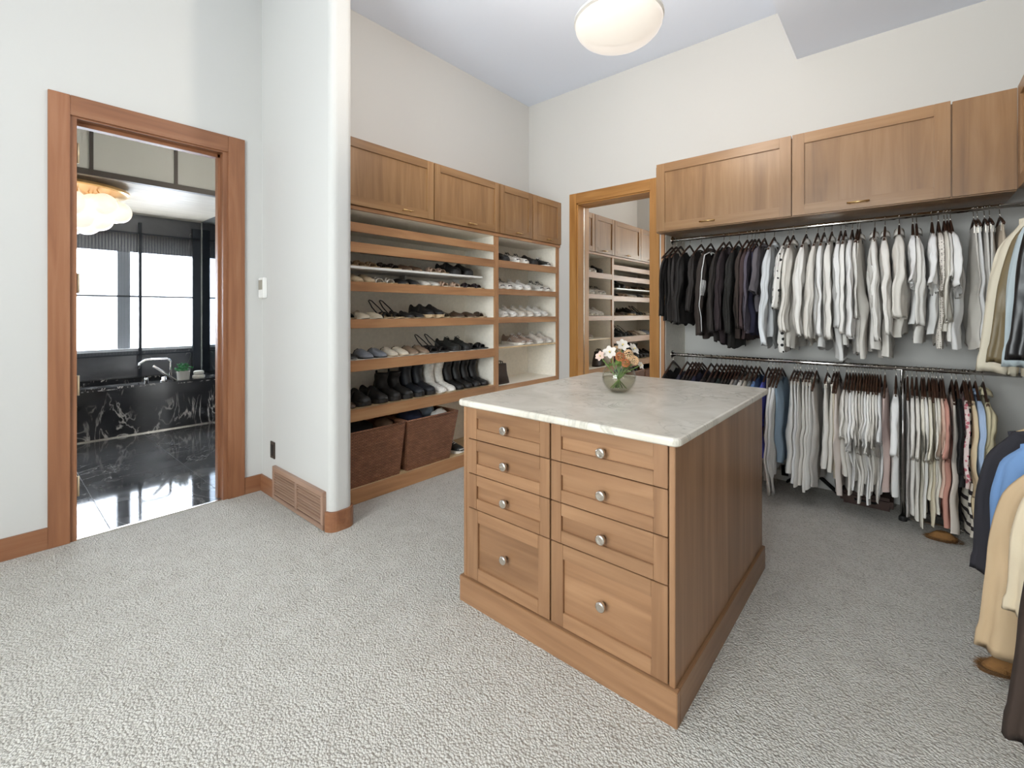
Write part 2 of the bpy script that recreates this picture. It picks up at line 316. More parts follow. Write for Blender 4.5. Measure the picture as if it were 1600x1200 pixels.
# doorway casing and jambs
dc = struct('trim_1', B(XD-0.001, XD+0.018, 0.232, 0.322, 0, 2.545), wood('casing', 'Z'), 'wood casing around the bathroom doorway', bevel=0.002)
part('casing', B(XD-0.001, XD+0.018, 1.118, 1.225, 0, 2.545), wood('casing', 'Z'), dc, False, 0.002)
part('head_casing', B(XD-0.001, XD+0.0175, 0.322, 1.118, 2.432, 2.545), wood('casing', 'Y'), dc, False, 0.002)
part('jamb', B(XD-0.15, XD+0.004, DY0-0.02, 0.35, 0, DZ), wood('casing', 'Z'), dc)
part('jamb', B(XD-0.15, XD+0.004, 1.09, DY1+0.02, 0, DZ), wood('casing', 'Z'), dc)
part('head_jamb', B(XD-0.15, XD+0.004, 0.35, 1.09, DZ-0.018, DZ+0.02), wood('casing', 'Y'), dc)
part('door_stop', B(XD-0.11, XD-0.06, 0.35, 1.09, DZ-0.04, DZ-0.017), wood('casing', 'Y'), dc)
part('door_stop', B(XD-0.11, XD-0.06, 1.076, 1.0905, 0, DZ-0.018), wood('casing', 'Z'), dc)
part('threshold', B(XD-0.022, XD, 0.35, 1.09, -0.02, 0.005), M['nickel'], dc)
for z in (0.25, 0.83, 1.42, 2.17):
    h = part('hinge', B(XD-0.047, XD-0.012, 0.3495, 0.3535, z, z+0.115), M['hinge'], dc)
    mb = MB()
    for dz in (0.02, 0.055, 0.09): mb.sphere((XD-0.03, 0.3535, z+dz), 0.004, 8, 5)
    part('screw', mb, M['nickel'], h)
    part('hinge_pin', MB().tube([(XD-0.008, 0.357, z), (XD-0.008, 0.357, z+0.115)], 0.006, 8), M['hinge'], h, True)
# mirror niche casing
mc = struct('trim_2', B(MX0-0.085, MX0, YB-0.02, YB+0.001, 0, 2.555), wood('oak', 'Z'), 'honey wood casing around the mirror', bevel=0.002)
part('casing', B(MX1, MX1+0.085, YB-0.02, YB+0.001, 0, 2.555), wood('oak', 'Z'), mc, False, 0.002)
part('head_casing', B(MX0, MX1, YB-0.0195, YB+0.001, MZ, 2.555), wood('oak', 'X'), mc, False, 0.002)
part('jamb', B(MX0-0.01, MX0+0.012, YB-0.004, YB+0.139, 0, MZ), wood('oak', 'Z'), mc)
part('jamb', B(MX1-0.012, MX1+0.01, YB-0.004, YB+0.139, 0, MZ), wood('oak', 'Z'), mc)
part('head_jamb', B(MX0, MX1, YB-0.004, YB+0.139, MZ-0.012, MZ+0.01), wood('oak', 'X'), mc)
mr_ = thing('wall_mirror', 'tall mirror set in the honey wood frame, reflecting the shoe shelves', 'mirror', (-2.195, YB+0.12, 0))
part('glass', B(MX0+0.013, MX1-0.013, YB+0.106, YB+0.112, 0.02, MZ-0.013), M['mirror'], mr_)
part('backing', B(MX0+0.013, MX1-0.013, YB+0.112, YB+0.14, 0.02, MZ-0.013), wood('oak', 'Z'), mr_)
part('edge_strip', B(MX0+0.012, MX0+0.018, YB+0.100, YB+0.1065, 0.02, MZ-0.013), M['nickel'], mr_)

# ================================================================== BATHROOM beyond the doorway
XW, YS = -7.10, 1.89
fb = struct('floor_bathroom', B(XW, XD-0.001, -1.3, YS, -0.06, -0.003), M['grout'], 'polished dark marble tile floor')
xs = [XW+0.001, -6.56, -5.95, -5.34, -4.73, -4.11, XD-0.02]; ys = [-1.3, -0.74, -0.12, 0.50, 1.125, 1.75, YS]
for i in range(len(xs)-1):
    for j in range(len(ys)-1):
        part('floor_tile', B(xs[i]+0.002, xs[i+1]-0.002, ys[j]+0.002, ys[j+1]-0.002, -0.012, 0.0), M['tile'], fb)
# window wall: opening Y -0.65..1.75, z .86..2.03
WZ0, WZ1 = 0.86, 2.04
struct('wall_window', B(XW-0.15, XW, -1.3, -0.70, 0, 3.1).box(XW-0.15, XW, 1.86, YS+0.12, 0, 3.1).box(XW-0.15, XW, -0.70, 1.86, 0, WZ0).box(XW-0.15, XW, -0.70, 1.86, WZ1, 3.1), M['wallmarble'], 'dark marble wall around the bathroom window')
wb = struct('window_2', B(XW-0.13, XW-0.05, 1.05, 1.17, WZ0, WZ1), plain('window_mullion', (150, 151, 153), 0.5), 'bright bathroom window with frosted panes')
part('sill', B(XW-0.15, XW+0.02, -0.70, 1.86, WZ0-0.02, WZ0+0.012), M['white'], wb)
for a, b in ((-0.70, 1.05), (1.17, 1.86)): part('pane', B(XW-0.10, XW-0.09, a, b, WZ0, WZ1), M['frosted'], wb)
struct('wall_alcove', B(XW, XD-0.13, YS, YS+0.12, 0, 3.1), M['wallmarble'], 'polished dark side wall of the bath alcove')
struct('wall_bathroom', B(XW-0.15, XD-0.13, -1.45, -1.3, 0, 3.1), M['wall'], 'pale bathroom side wall')
struct('ceiling_bathroom', B(XW-0.15, XD-0.13, -1.45, YS+0.12, 3.1, 3.2), M['white'], 'white bathroom ceiling')
struct('ceiling_alcove', B(XW, -5.18, -1.3, YS, 2.50, 2.56), wood('pale', 'Y'), 'pale wood ceiling over the bath')
# reeded glass screen with dark bars, standing on the deck
gs = thing('glass_screen', 'reeded glass screen with thin dark metal bars behind the bath', 'screen', (XW+0.05, 0.5, 0.53))
mb = MB(); n = 440
rg = [[(XW+0.055+0.0035*math.cos(2*PI*k/4), -1.3+(YS-0.02+1.3)*k/n, z) for k in range(n+1)] for z in (0.80, 2.26)]
mb.loft(rg, False, False); o = part('reeded_pane', mb, M['reeded'], gs, True)
for yv, w2 in ((-0.52, 0.012), (0.10, 0.012), (0.0+1.245, 0.014), (1.825, 0.045)): part('upright', B(XW+0.03, XW+0.075, yv-w2, yv+w2, 0.53, 2.40), M['darkbar'], gs)
part('crossbar', B(XW+0.04, XW+0.07, -1.3, 1.86, 1.492, 1.512), M['darkbar'], gs)
part('top_rail', B(XW+0.035, XW+0.075, -1.3, 1.86, 2.26, 2.275), M['darkbar'], gs)
part('bottom_rail', B(XW+0.035, XW+0.075, -1.3, 1.86, 0.79, 0.805), M['darkbar'], gs)
# side mirror-like panel of the alcove
sp = thing('alcove_panel', 'dark reflective panel on the side wall of the bath alcove', 'panel', (-6.62, YS-0.01, 0.53))
part('panel', B(XW+0.08, -6.24, YS-0.012, YS-0.001, 0.53, 2.5), mirror_mat('smoked_mirror', (150, 158, 166), 0.03), sp)
part('edge', B(XW+0.075, XW+0.083, YS-0.02, YS-0.001, 0.53, 2.5), M['nickel'], sp)
# bath
bt = thing('bathtub', 'built in bath faced with white veined black marble', 'bathtub', (-6.6, 0.3, 0))
part('apron', B(-6.285, -6.245, -1.3, YS, 0, 0.50), M['blackmarble'], bt, False, 0.002)
part('deck', B(-6.46, -6.24, -1.3, YS, 0.50, 0.53), M['blackmarble'], bt, False, 0.003)
part('deck_edge', B(-6.243, -6.234, -1.3, YS, 0.512, 0.532), M['blackmarble'], bt, False, 0.002)
part('deck', B(XW+0.001, -6.98, -1.3, YS, 0.50, 0.53), M['blackmarble'], bt, False, 0.003)
part('deck', B(-6.98, -6.46, 1.45, YS, 0.50, 0.53), M['blackmarble'], bt, False, 0.003)
part('basin', B(-6.98, -6.46, -1.3, 1.45, 0.08, 0.12).box(-6.98, -6.96, -1.3, 1.45, 0.12, 0.51).box(-6.48, -6.46, -1.3, 1.45, 0.12, 0.51), M['blackmarble'], bt)
part('kick_strip', B(-6.245, -6.235, -1.3, YS, 0.0, 0.012), M['nickel'], bt)
# faucet
fx, fy = -6.35, 1.335
fc = thing('bath_faucet', 'chrome bath spout with hand shower on the black marble deck', 'faucet', (fx, fy, 0.53))
part('base', MB().lathe([(0.035, 0), (0.035, 0.012), (0.022, 0.016), (0.022, 0.05)], (fx, fy, 0.529)), M['chrome'], fc, True)
arc = [(fx, fy+0.06, 0.54), (fx, fy+0.06, 0.70)]+[(fx, fy+0.02+0.04*math.cos(a), 0.74+0.04*math.sin(a)) for a in (0.2, 0.8, 1.3)]+[(fx, fy-0.10, 0.785), (fx, fy-0.17, 0.78), (fx, fy-0.215, 0.745), (fx, fy-0.225, 0.70)]
part('spout', MB().tube(arc, 0.014, 10), M['chrome'], fc, True)
part('hand_shower', MB().tube([(fx+0.05, fy+0.10, 0.53), (fx+0.05, fy-0.11, 0.715)], 0.015, 10), M['chrome'], fc, True)
part('control_knob', MB().lathe([(0.018, 0), (0.02, 0.05), (0.017, 0.055)], (fx, fy-0.16, 0.529)), M['chrome'], fc, True)
# plant
px_, py_ = -6.36, 1.52
pl = thing('potted_plant', 'small green leafy plant in a pale concrete pot on the bath deck', 'plant', (px_, py_, 0.53))
part('pot', MB().lathe([(0.058, 0), (0.066, 0.095), (0.058, 0.095), (0.05, 0.05)], (px_, py_, 0.529), 20), M['concrete'], pl)
rnd = random.Random(4); mb = MB()
for k in range(120):
    a = rnd.uniform(0, 2*PI); e = rnd.uniform(0.1, 1.4); r = rnd.uniform(0.03, 0.10); c = Vector((px_+r*math.cos(a)*math.cos(e)*0.9, py_+r*math.sin(a)*math.cos(e), 0.63+r*math.sin(e)*0.9))
    d1 = Vector((rnd.uniform(-1, 1), rnd.uniform(-1, 1), rnd.uniform(-0.3, 1))).normalized()*0.022; d2 = d1.cross(Vector((rnd.random(), rnd.random(), rnd.random()))).normalized()*0.01
    b = len(mb.v); mb.v += [tuple(c-d1), tuple(c+d2+d1*0.1), tuple(c+d1), tuple(c-d2+d1*0.1)]; mb.f.append((b, b+1, b+2, b+3))
part('foliage', mb, plain('leaf_green', (58, 128, 74), 0.6, var=0.25), pl)['kind'] = 'stuff'
for k, (dz, r) in enumerate(((0, 0.062), (0.045, 0.052))):
    mb = MB(); c = (-6.33, 1.665, 0.53+dz)
    mb.lathe([(r*0.8, 0.0), (r, 0.008), (r*1.02, 0.022), (r, 0.036), (r*0.8, 0.044)], c, 18)
    tag(part('bath_stone', mb, M['stone'], None, True), ['larger pale stone under another on the bath deck', 'smaller pale stone stacked on top of another'][k], 'stone')
# soffit front of the alcove: frosted panels in bronze frame
sf = struct('trim_3', B(-5.20, -5.14, -1.3, YS, 2.455, 2.505), M['bronze'], 'bronze framed row of frosted panels above the bath')
part('top_bar', B(-5.19, -5.15, -1.3, YS, 2.86, 2.90), M['bronze'], sf)
for k in range(6): part('mullion', B(-5.185, -5.145, -0.55+0.585*k-0.012-0.03, -0.55+0.585*k+0.012-0.03, 2.505, 2.86), M['bronze'], sf)
for k in range(-1, 5): part('panel', B(-5.17, -5.16, max(-1.3, -0.568+0.585*k), min(YS, -0.568+0.585*(k+1)-0.024), 2.505, 2.86), M['fascia'], sf)
# globe chandelier
cx, cy = -5.78, 0.50
ch = thing('globe_chandelier', 'chandelier of clustered white glass globes under a round brass plate', 'chandelier', (cx, cy, 2.16))
part('ceiling_plate', MB().lathe([(0.05, 2.42), (0.42, 2.42), (0.44, 2.43), (0.44, 2.452), (0.42, 2.452)], (cx, cy, 0), 48), M['brass'], ch)
part('stem', MB().tube([(cx, cy, 2.25), (cx, cy, 2.505)], 0.03, 12), M['brass'], ch, True)
rnd = random.Random(7)
gl = [(0.0, 0.0, 2.13, 0.12)]
for k in range(6): gl.append((0.21*math.cos(k*PI/3+0.3), 0.21*math.sin(k*PI/3+0.3), 2.17+0.02*(k % 2), 0.115))
for k in range(10): gl.append((0.36*math.cos(k*PI/5), 0.36*math.sin(k*PI/5), 2.26+0.025*(k % 2), 0.10))
for k in range(5): gl.append((0.2*math.cos(k*2*PI/5+0.9), 0.2*math.sin(k*2*PI/5+0.9), 2.31, 0.09))
for a, b, z, r in gl:
    g = part('globe', MB().sphere((cx+a, cy+b, z), r, 20, 14), M['globe'], ch, True)
    part('rod', MB().tube([(cx+a*0.9, cy+b*0.9, z+r*0.9), (cx+a*0.8, cy+b*0.8, 2.425)], 0.004, 6), M['brass'], g)

# ================================================================== WALL FITTINGS
vg = thing('return_vent', 'wooden return air grille with horizontal slats low on the short wall', 'vent', (-2.99, 1.335, 0))
vx0, vx1, vz0, vz1 = -3.36, -2.63, 0.004, 0.232; vy = 1.322
for z0, z1 in ((vz0, vz0+0.03), (vz1-0.03, vz1)): part('rail', B(vx0, vx1, vy, 1.346, z0, z1), wood('vent', 'X'), vg, False, 0.002)
for x0, x1 in ((vx0, vx0+0.03), (vx1-0.03, vx1), (-3.01, -2.98)): part('stile', B(x0, x1, vy, 1.346, vz0+0.03, vz1-0.03), wood('vent', 'Z'), vg, False, 0.002)
part('back_plate', B(vx0+0.01, vx1-0.01, 1.342, 1.3465, vz0+0.01, vz1-0.01), M['outlet'], vg)
for x0, x1 in ((vx0+0.03, -3.01), (-2.98, vx1-0.03)):
    for k in range(9):
        z = vz0+0.041+k*0.0183; b = [(x0, vy+0.003, z-0.004), (x0, vy+0.016, z+0.003), (x0, vy+0.016, z+0.006), (x0, vy+0.003, z)]
        part('slat', MB().loft([b, [(x1, p[1], p[2]) for p in b]]), wood('vent', 'X'), vg)
tm = thing('wall_thermostat', 'white wall control on the short wall by the doorway', 'thermostat', (-3.545, 1.345, 1.42))
part('body', B(-3.592, -3.500, 1.317, 1.3455, 1.415, 1.562), M['white'], tm, False, 0.004)
part('screen', B(-3.585, -3.52, 1.3155, 1.3175, 1.475, 1.545), plain('thermostat_screen', (150, 142, 128), 0.3), tm)
ol = thing('wall_outlet', 'dark bronze outlet plate above the vent grille', 'outlet', (-3.398, 1.345, 0.27))
part('plate', B(-3.435, -3.362, 1.338, 1.3455, 0.272, 0.392), M['outlet'], ol, False, 0.003)
part('insert', B(-3.416, -3.381, 1.3355, 1.339, 0.292, 0.372), M['black'], ol, False, 0.002)
# pendant bowl over the island and its ceiling rose
pd = thing('bowl_pendant', 'white glass bowl pendant lamp hanging above the island', 'lamp', (-1.06, 2.03, 2.62))
prof = [(0.01, 0.0)]+[(0.21*math.sin(a), 0.105*(1-math.cos(a))) for a in [PI/2*k/9 for k in range(1, 10)]]+[(0.204, 0.107)]+[(0.198*math.sin(a), 0.010+0.096*(1-math.cos(a))) for a in [PI/2*k/9 for k in range(9, 0, -1)]]
part('bowl', MB().lathe(prof, (-1.06, 2.03, 2.62), 48), M['bowl'], pd, True)
part('rim', MB().lathe([(0.205, 0), (0.215, 0.002), (0.215, 0.012), (0.205, 0.014)], (-1.06, 2.03, 2.735), 48), M['white'], pd)
part('stem', MB().tube([(-1.06, 2.03, 2.64), (-1.06, 2.03, ZC)], 0.008, 8), M['nickel'], pd, True)
part('ceiling_rose', MB().lathe([(0.06, -0.03), (0.07, 0.0)], (-1.06, 2.03, ZC), 24), M['nickel'], pd)
lamp('pendant_bulb', 'POINT', (-1.06, 2.03, 2.80), 75, (1, 0.91, 0.80), 0.06)

# ================================================================== ISLAND
IX0, IX1, IY0, IY1 = -1.525, -0.55, 1.445, 2.605
isl = thing('drawer_island', 'brown wood island with eight drawers on its front', 'cabinet', (-1.04, 2.03, 0))
part('carcass', B(IX0+0.02, IX1-0.02, IY0+0.02, IY1-0.02, 0.1, 0.885), wood('island', 'Z'), isl)
part('side_panel', B(IX1-0.02, IX1, IY0-0.012, IY1, 0.112, 0.887), wood('island', 'Z'), isl, False, 0.002)
part('side_panel', B(IX0, IX0+0.02, IY0-0.012, IY1, 0.112, 0.887), wood('island', 'Z'), isl, False, 0.002)
part('back_panel', B(IX0+0.02, IX1-0.02, IY1-0.02, IY1, 0.112, 0.887), wood('island', 'Z'), isl)
part('face_stile', B(IX0+0.02, -1.490, IY0-0.010, IY0+0.02, 0.112, 0.887), wood('island', 'Z'), isl)
for x0, x1, y0, y1, ax in ((IX0-0.012, IX1+0.012, IY0-0.026, IY0, 'X'), (IX1-0.01, IX1+0.012, IY0, IY1+0.012, 'Y'), (IX0-0.012, IX0+0.01, IY0, IY1+0.012, 'Y'), (IX0+0.01, IX1-0.01, IY1-0.01, IY1+0.012, 'X')):
    part('plinth', B(x0, x1, y0, y1, -0.004, 0.112), wood('island', ax), isl, False, 0.002)
zs = [0.887, 0.741, 0.586, 0.431, 0.114]
for x0, x1 in ((-1.489, -1.0385), (-1.0345, -0.572)):
    for k in range(4):
        d = shaker(isl, 'drawer', 'island', 'Y', x0+0.0015, x1-0.0015, zs[k+1]+0.002, zs[k]-0.002, IY0+0.006, IY0-0.014, 0.047 if k < 3 else 0.055, 'X')
        xc, zc = (x0+x1)/2-0.006, (zs[k]+zs[k+1])/2
        mb = MB(); y = IY0-0.003
        prof = [(0.008, 0.0), (0.007, 0.012), (0.016, 0.018), (0.0185, 0.024), (0.0185, 0.030), (0.014, 0.034), (0.010, 0.0325)]
        mb.loft([[(xc+r*math.cos(2*PI*j/20), y-h, zc+r*math.sin(2*PI*j/20)) for j in range(20)] for r, h in prof])
        part('knob', mb, M['nickel'], d, True)
# worktop with rounded corners
mb = MB(); r = 0.03; X0, X1, Y0, Y1 = -1.547, -0.528, 1.408, 2.665
oc = []
for cx_, cy_, a0 in ((X1-r, Y1-r, 0), (X0+r, Y1-r, PI/2), (X0+r, Y0+r, PI), (X1-r, Y0+r, 1.5*PI)):
    for k in range(6): a = a0+PI/2*k/5; oc.append((cx_, cy_, math.cos(a), math.sin(a)))
rings = []
for z, ins in ((0.886, 0.007), (0.891, 0.001), (0.898, 0), (0.906, 0.0), (0.912, 0.002), (0.915, 0.008)): rings.append([(p[0]+p[2]*(r-ins), p[1]+p[3]*(r-ins), z) for p in oc])
mb.loft(rings); tag(part('countertop', mb, M['counter'], None), 'cream marble slab with rounded edges topping the drawer island', 'countertop')

# vase and flowers
vx, vyy, vz = -1.066, 2.047, 0.915
va = thing('glass_vase', 'round clear glass bowl vase of water on the marble top', 'vase', (vx, vyy, vz))
R0 = 0.083; prof = []
for k in range(14):
    a = 0.42+(2.55-0.42)*k/13; prof.append((R0*math.sin(a), R0*0.98*(math.cos(0.42)-math.cos(a))))
inn = [(p[0]*0.955, p[1]*0.96+0.004) for p in prof[::-1]]
part('bowl', MB().lathe([(0.002, 0)]+prof+inn+[(0.002, 0.006)], (vx, vyy, vz), 32), M['glass'], va, True)
part('water', MB().lathe([(0.002, 0.007)]+[(p[0]*0.94, p[1]*0.95+0.006) for p in prof[:8]]+[(0.002, prof[7][1]*0.95+0.006)], (vx, vyy, vz), 32), M['water'], va, True)
M['petal'] = plain('white_petal', (216, 207, 196), 0.6); M['petalpink'] = plain('blush_petal', (214, 184, 168), 0.6); M['tan'] = plain('tan_bloom', (208, 172, 132), 0.7, var=0.2); M['orange'] = plain('rust_bloom', (180, 110, 66), 0.7, var=0.2); M['green'] = plain('stem_green', (104, 130, 62), 0.6, var=0.2); M['yellow'] = plain('pollen', (222, 196, 110), 0.7)
def flower(c, r, kind, label, rnd):
    c = Vector((vx+c[0], vyy+c[1], vz+c[2])); f = thing('cut_flower', label, 'flower', tuple(c), 'flowers in the glass vase')
    up = (Vector((c.x-vx, c.y-vyy, 0.07))-Vector((fwd[0], fwd[1], 0))*0.09).normalized(); a1 = up.cross(Vector((0.3, 0.2, 1))).normalized(); a2 = up.cross(a1)
    if kind in ('lily', 'pink'):
        for k in range(6):
            a = k*PI/3+rnd.uniform(-0.2, 0.2); d = (a1*math.cos(a)+a2*math.sin(a)); s = up.cross(d)
            pts_ = []
            for t in (0.1, 0.4, 0.75, 1.0):
                wd = r*(0.08+0.36*math.sin(PI*min(t, 0.97)**0.8)); q = c+d*(r*t)+up*(r*(0.55*t-0.35*t*t)); pts_.append([q-s*wd, q+up*0.002*0+d*0-up*(r*0.07), q+s*wd])
            part('petal', MB().loft(pts_, False, False), M['petal' if kind == 'lily' else 'petalpink'], f, True)
        part('stamen', MB().sphere(c+up*r*0.3, r*0.13, 8, 6), M['yellow'], f, True)
    else:
        mb = MB()
        for k in range(60):
            z = 1-1.5*k/60; a = k*2.4; q = c+(a1*math.cos(a)+a2*math.sin(a))*(r*math.sqrt(max(0, 1-z*z)))+up*(r*z*0.8)
            mb.sphere(q, r*0.17, 6, 4)
        part('bloom', mb, M['tan' if kind == 'tan' else 'orange'], f)
    part('stem', MB().tube([c, (vx+(c.x-vx)*0.35, vyy+(c.y-vyy)*0.35, vz+0.10), (vx-(c.x-vx)*0.4, vyy-(c.y-vyy)*0.4, vz+0.02)], 0.0028, 6), M['green'], f, True)
    for k in range(2):
        p = Vector((vx+(c.x-vx)*0.5, vyy+(c.y-vyy)*0.5, vz+0.13)); d = Vector((rnd.uniform(-1, 1), rnd.uniform(-1, 1), rnd.uniform(-0.2, 0.6))).normalized(); s = d.cross(Vector((0, 0, 1))).normalized()
        part('leaf', MB().loft([[p-s*0.003, p+s*0.003], [p+d*0.025-s*0.011, p+d*0.025+s*0.011], [p+d*0.055-s*0.001, p+d*0.055+s*0.001]], False, False), M['green'], f)
    return f
rnd = random.Random(3); cr, cu = Vector((rgt[0], rgt[1], 0)), Vector((0, 0, 1)); cf = Vector((fwd[0], fwd[1], 0))
def fl(rx, z, dy, r, kind, label): v = cr*rx+cf*dy; flower((v.x, v.y, z), r, kind, label, rnd)
fl(0.016, 0.232, -0.005, 0.034, 'lily', 'white lily like flower standing highest in the vase')
fl(-0.046, 0.197, -0.01, 0.036, 'lily', 'full white flower beside the blush bud in the vase')
fl(0.074, 0.212, 0.01, 0.034, 'lily', 'white flower reaching over the tan blooms toward the closet side')
fl(-0.094, 0.180, -0.015, 0.026, 'pink', 'small blush pink flower at the rim of the bouquet')
fl(0.040, 0.190, -0.030, 0.023, 'tan', 'tan pompon bloom in front of the bouquet')
fl(0.066, 0.162, -0.035, 0.022, 'tan', 'tan pompon bloom tucked behind the rust one')
fl(-0.004, 0.180, -0.040, 0.021, 'rust', 'rust coloured pompon bloom facing the drawers')
fl(0.022, 0.150, -0.045, 0.019, 'rust', 'small rust bloom hanging over the vase lip')
fl(-0.004, 0.205, 0.035, 0.022, 'tan', 'pale tan bloom at the back of the bouquet')
fl(0.10, 0.135, -0.02, 0.022, 'lily', 'drooping pale bud hanging out of the vase')

# ================================================================== SHOE SHELVING (faces the room at XF)
XF, XB = -2.83, -3.25; SY0, SD0, SD1, SE0, SE1 = 1.49, 3.049, 3.100, 4.030, YB
sh = thing('shoe_shelving', 'built in open shoe shelving with brown wood fronts and cream interior', 'shelving', (-3.04, 2.8, 0))
part('back_panel', B(XB+0.0, XB+0.012, SY0, SE1, 0.0, 2.03), M['melamine'], sh)
part('side_panel', B(XB, XF-0.02, SY0, SY0+0.02, 0, 2.03), M['melamine'], sh)
part('side_panel', B(XB, XF-0.02, SE0+0.012, SE1, 0, 2.03), M['melamine'], sh)
part('divider', B(XB, XF-0.02, SD0+0.012, SD1-0.012, 0, 2.03), M['melamine'], sh)
for y0, y1 in ((SY0, SY0+0.05), (SD0, SD1), (SE0, SE1)): part('stile', B(XF-0.02, XF, y0, y1, 0, 2.03), wood('nosing', 'Z'), sh, False, 0.0015)
part('top_panel', B(XB, XF, SY0, SE1, 2.012, 2.03), M['melamine'], sh)
for zt, zb in ((1.925, 1.862), (1.79, 1.722), (1.52, 1.455), (1.263, 1.20), (0.98, 0.905), (0.645, 0.565), (0.10, 0.0)):
    s_ = part('shelf', B(XB, XF-0.019, SY0+0.02, SD0+0.012, zt-0.02, zt), M['melamine'] if zt > 0.7 else wood('shelf', 'Y'), sh)
    part('nosing', B(XF-0.02, XF-0.001, SY0+0.05, SD0, zb, zt), wood('nosing', 'Y'), s_, False, 0.0015)
lo = thing('loose_shelf', 'thin white loose board laid between two fixed shoe shelves', 'shelf', (-3.03, 2.2, 1.6))
part('board', B(XB+0.012, XF-0.03, SY0+0.02, 2.92, 1.615, 1.631), M['white'], lo)
for y in (1.54, 2.30, 2.90): part('riser', B(XB+0.02, XB+0.10, y-0.006, y+0.006, 1.52, 1.616), M['white'], lo)
for zt, zb in ((1.795, 1.728), (1.53, 1.476), (1.265, 1.21), (0.985, 0.972), (0.625, 0.56), (0.10, 0.0)):
    s_ = part('shelf', B(XB, XF-0.019, SD1-0.012, SE0+0.012, zt-0.02 if zt-zb > 0.03 else zb, zt), M['melamine'], sh)
    if zt-zb > 0.03: part('nosing', B(XF-0.02, XF-0.001, SD1, SE0, zb, zt), wood('nosing', 'Y'), s_, False, 0.0015)
    else: part('edge_band', B(XF-0.02, XF-0.014, SD1, SE0, zb, zt), wood('shelf', 'Y'), s_)
ys = [SY0, YonX(678.5, -2.8), YonX(781.3, -2.8), YonX(832.8, -2.8), YB]
lab = ['wide cabinet next to the short plaster wall, above the shoe shelves', 'wide cabinet above the shelf divider side of the shoe shelves', 'narrow cabinet over the sneaker shelves, next to the wide doors', 'narrow glossy cabinet in the corner by the mirror frame']
for k in range(4):
    cb = thing('wall_cabinet', lab[k], 'cabinet', (-3.0, (ys[k]+ys[k+1])/2, 2.03), 'cabinets above the shoe shelves')
    part('body', B(XB, -2.822, ys[k], ys[k+1], 2.03, 2.485), wood('cabinet', 'Z'), cb)
    part('light_rail', B(-2.84, -2.815, ys[k], ys[k+1], 2.008, 2.031), wood('nosing', 'Y'), cb)
    d = shaker(cb, 'door', 'cabinet', 'X', ys[k]+0.004, ys[k+1]-0.004, 2.036, 2.488, -2.8215, -2.80, 0.062)
    bar_handle(d, 'X', (max(ys[k], 1.75 if k == 0 else 0)+ys[k+1])/2+0.02, 2.064, -2.80, 1)

# ================================================================== HANGING CLOSET
XL = XonY(1025, 3.50); cx_ = [XL, XonY(1237, 3.50), XonY(1487, 3.50), XonY(1590, 3.50)]
lab = ['wide upper cabinet beside the mirror frame, above the black clothes', 'wide upper cabinet above the white clothes', 'plain flat wooden corner panel cabinet above the clipped white trousers']
for k in range(3):
    cb = thing('closet_cabinet', lab[k], 'cabinet', ((cx_[k]+cx_[k+1])/2, 3.8, 1.945), 'cabinets above the hanging clothes')
    part('body', B(cx_[k]-(0.008 if k == 0 else 0), cx_[k+1], 3.522, YB, 1.945, 2.47), wood('cabinet', 'Z'), cb)
    if k < 2:
        d = shaker(cb, 'door', 'cabinet', 'Y', cx_[k]+0.003, cx_[k+1]-0.004, 1.95, 2.484, 3.5215, 3.50, 0.068)
        bar_handle(d, 'Y', (cx_[k]+cx_[k+1])/2-(0.03 if k else 0.07), 1.985, 3.50, -1, 0.055)
    else: part('panel', B(cx_[k]+0.003, cx_[k+1], 3.502, 3.5215, 1.95, 2.478), wood('cabinet', 'Z'), cb, False, 0.002)
sp_ = thing('closet_side_panel', 'tall closet side panel with brown wood edge beside the mirror', 'panel', (XL, 3.85, 0))
part('panel', B(XL+0.002, XL+0.022, 3.64, YB, 0, 1.946), M['melamine'], sp_)
part('edge_stile', B(XL-0.008, XL+0.020, 3.615, 3.64, 0, 1.946), wood('nosing', 'Z'), sp_, False, 0.002)
# return cabinets over the coats
RX = cx_[3]
for k, (y0, y1) in enumerate(((2.45, 3.50), (1.40, 2.448))):
    cb = thing('coat_cabinet', ['upper cabinet over the coats, meeting the plain corner panel', 'upper cabinet over the coats, away from the corner'][k], 'cabinet', (0.7, (y0+y1)/2, 1.945), 'cabinets above the coats')
    part('body', B(RX+0.022, XR, y0, y1, 1.945, 2.47), wood('cabinet', 'Z'), cb)
    shaker(cb, 'door', 'cabinet', 'X', y0+0.004, y1-0.004, 1.95, 2.482, RX+0.0225, RX, 0.062)
# rods
ZU, ZL, YR, LEGX = 1.912, 0.958, 3.777, -0.004
def rod(name, label, p, q, n_sup, r=0.0145):
    t = thing(name, label, 'rod', ((p[0]+q[0])/2, (p[1]+q[1])/2, p[2]))
    part('bar', MB().tube([p, q], r, 16), M['chrome'], t, True)
    d = (Vector(q)-Vector(p)).normalized()
    for e, s in ((p, 1), (q, -1)):
        if s in n_sup: e = Vector(e); part('flange', MB().tube([e, e+d*0.006*s, e+d*0.007*s, e+d*0.018*s], [0.034, 0.034, 0.022, 0.02], 18), M['chrome'], t, True)
    return t
r1 = rod('closet_rod', 'upper chrome rod under the wide closet cabinets', (XL+0.022, YR, ZU), (0.62, YR, ZU), (1, -1))
r2 = rod('closet_rod', 'lower chrome rod of the closet, behind the island', (XL+0.022, YR, ZL), (0.50, YR, ZL), (1,))
for rr, z in ((r1, ZU), (r2, ZL)):
    part('wall_bracket', MB().tube([(-0.31, YB-0.002, z+0.02), (-0.31, YR+0.01, z+0.012)], 0.006, 8), M['chrome'], rr, True)
lg = part('leg', MB().tube([(LEGX, YR, 0.018), (LEGX, YR, ZL)], 0.013, 12), M['chrome'], r2, True)
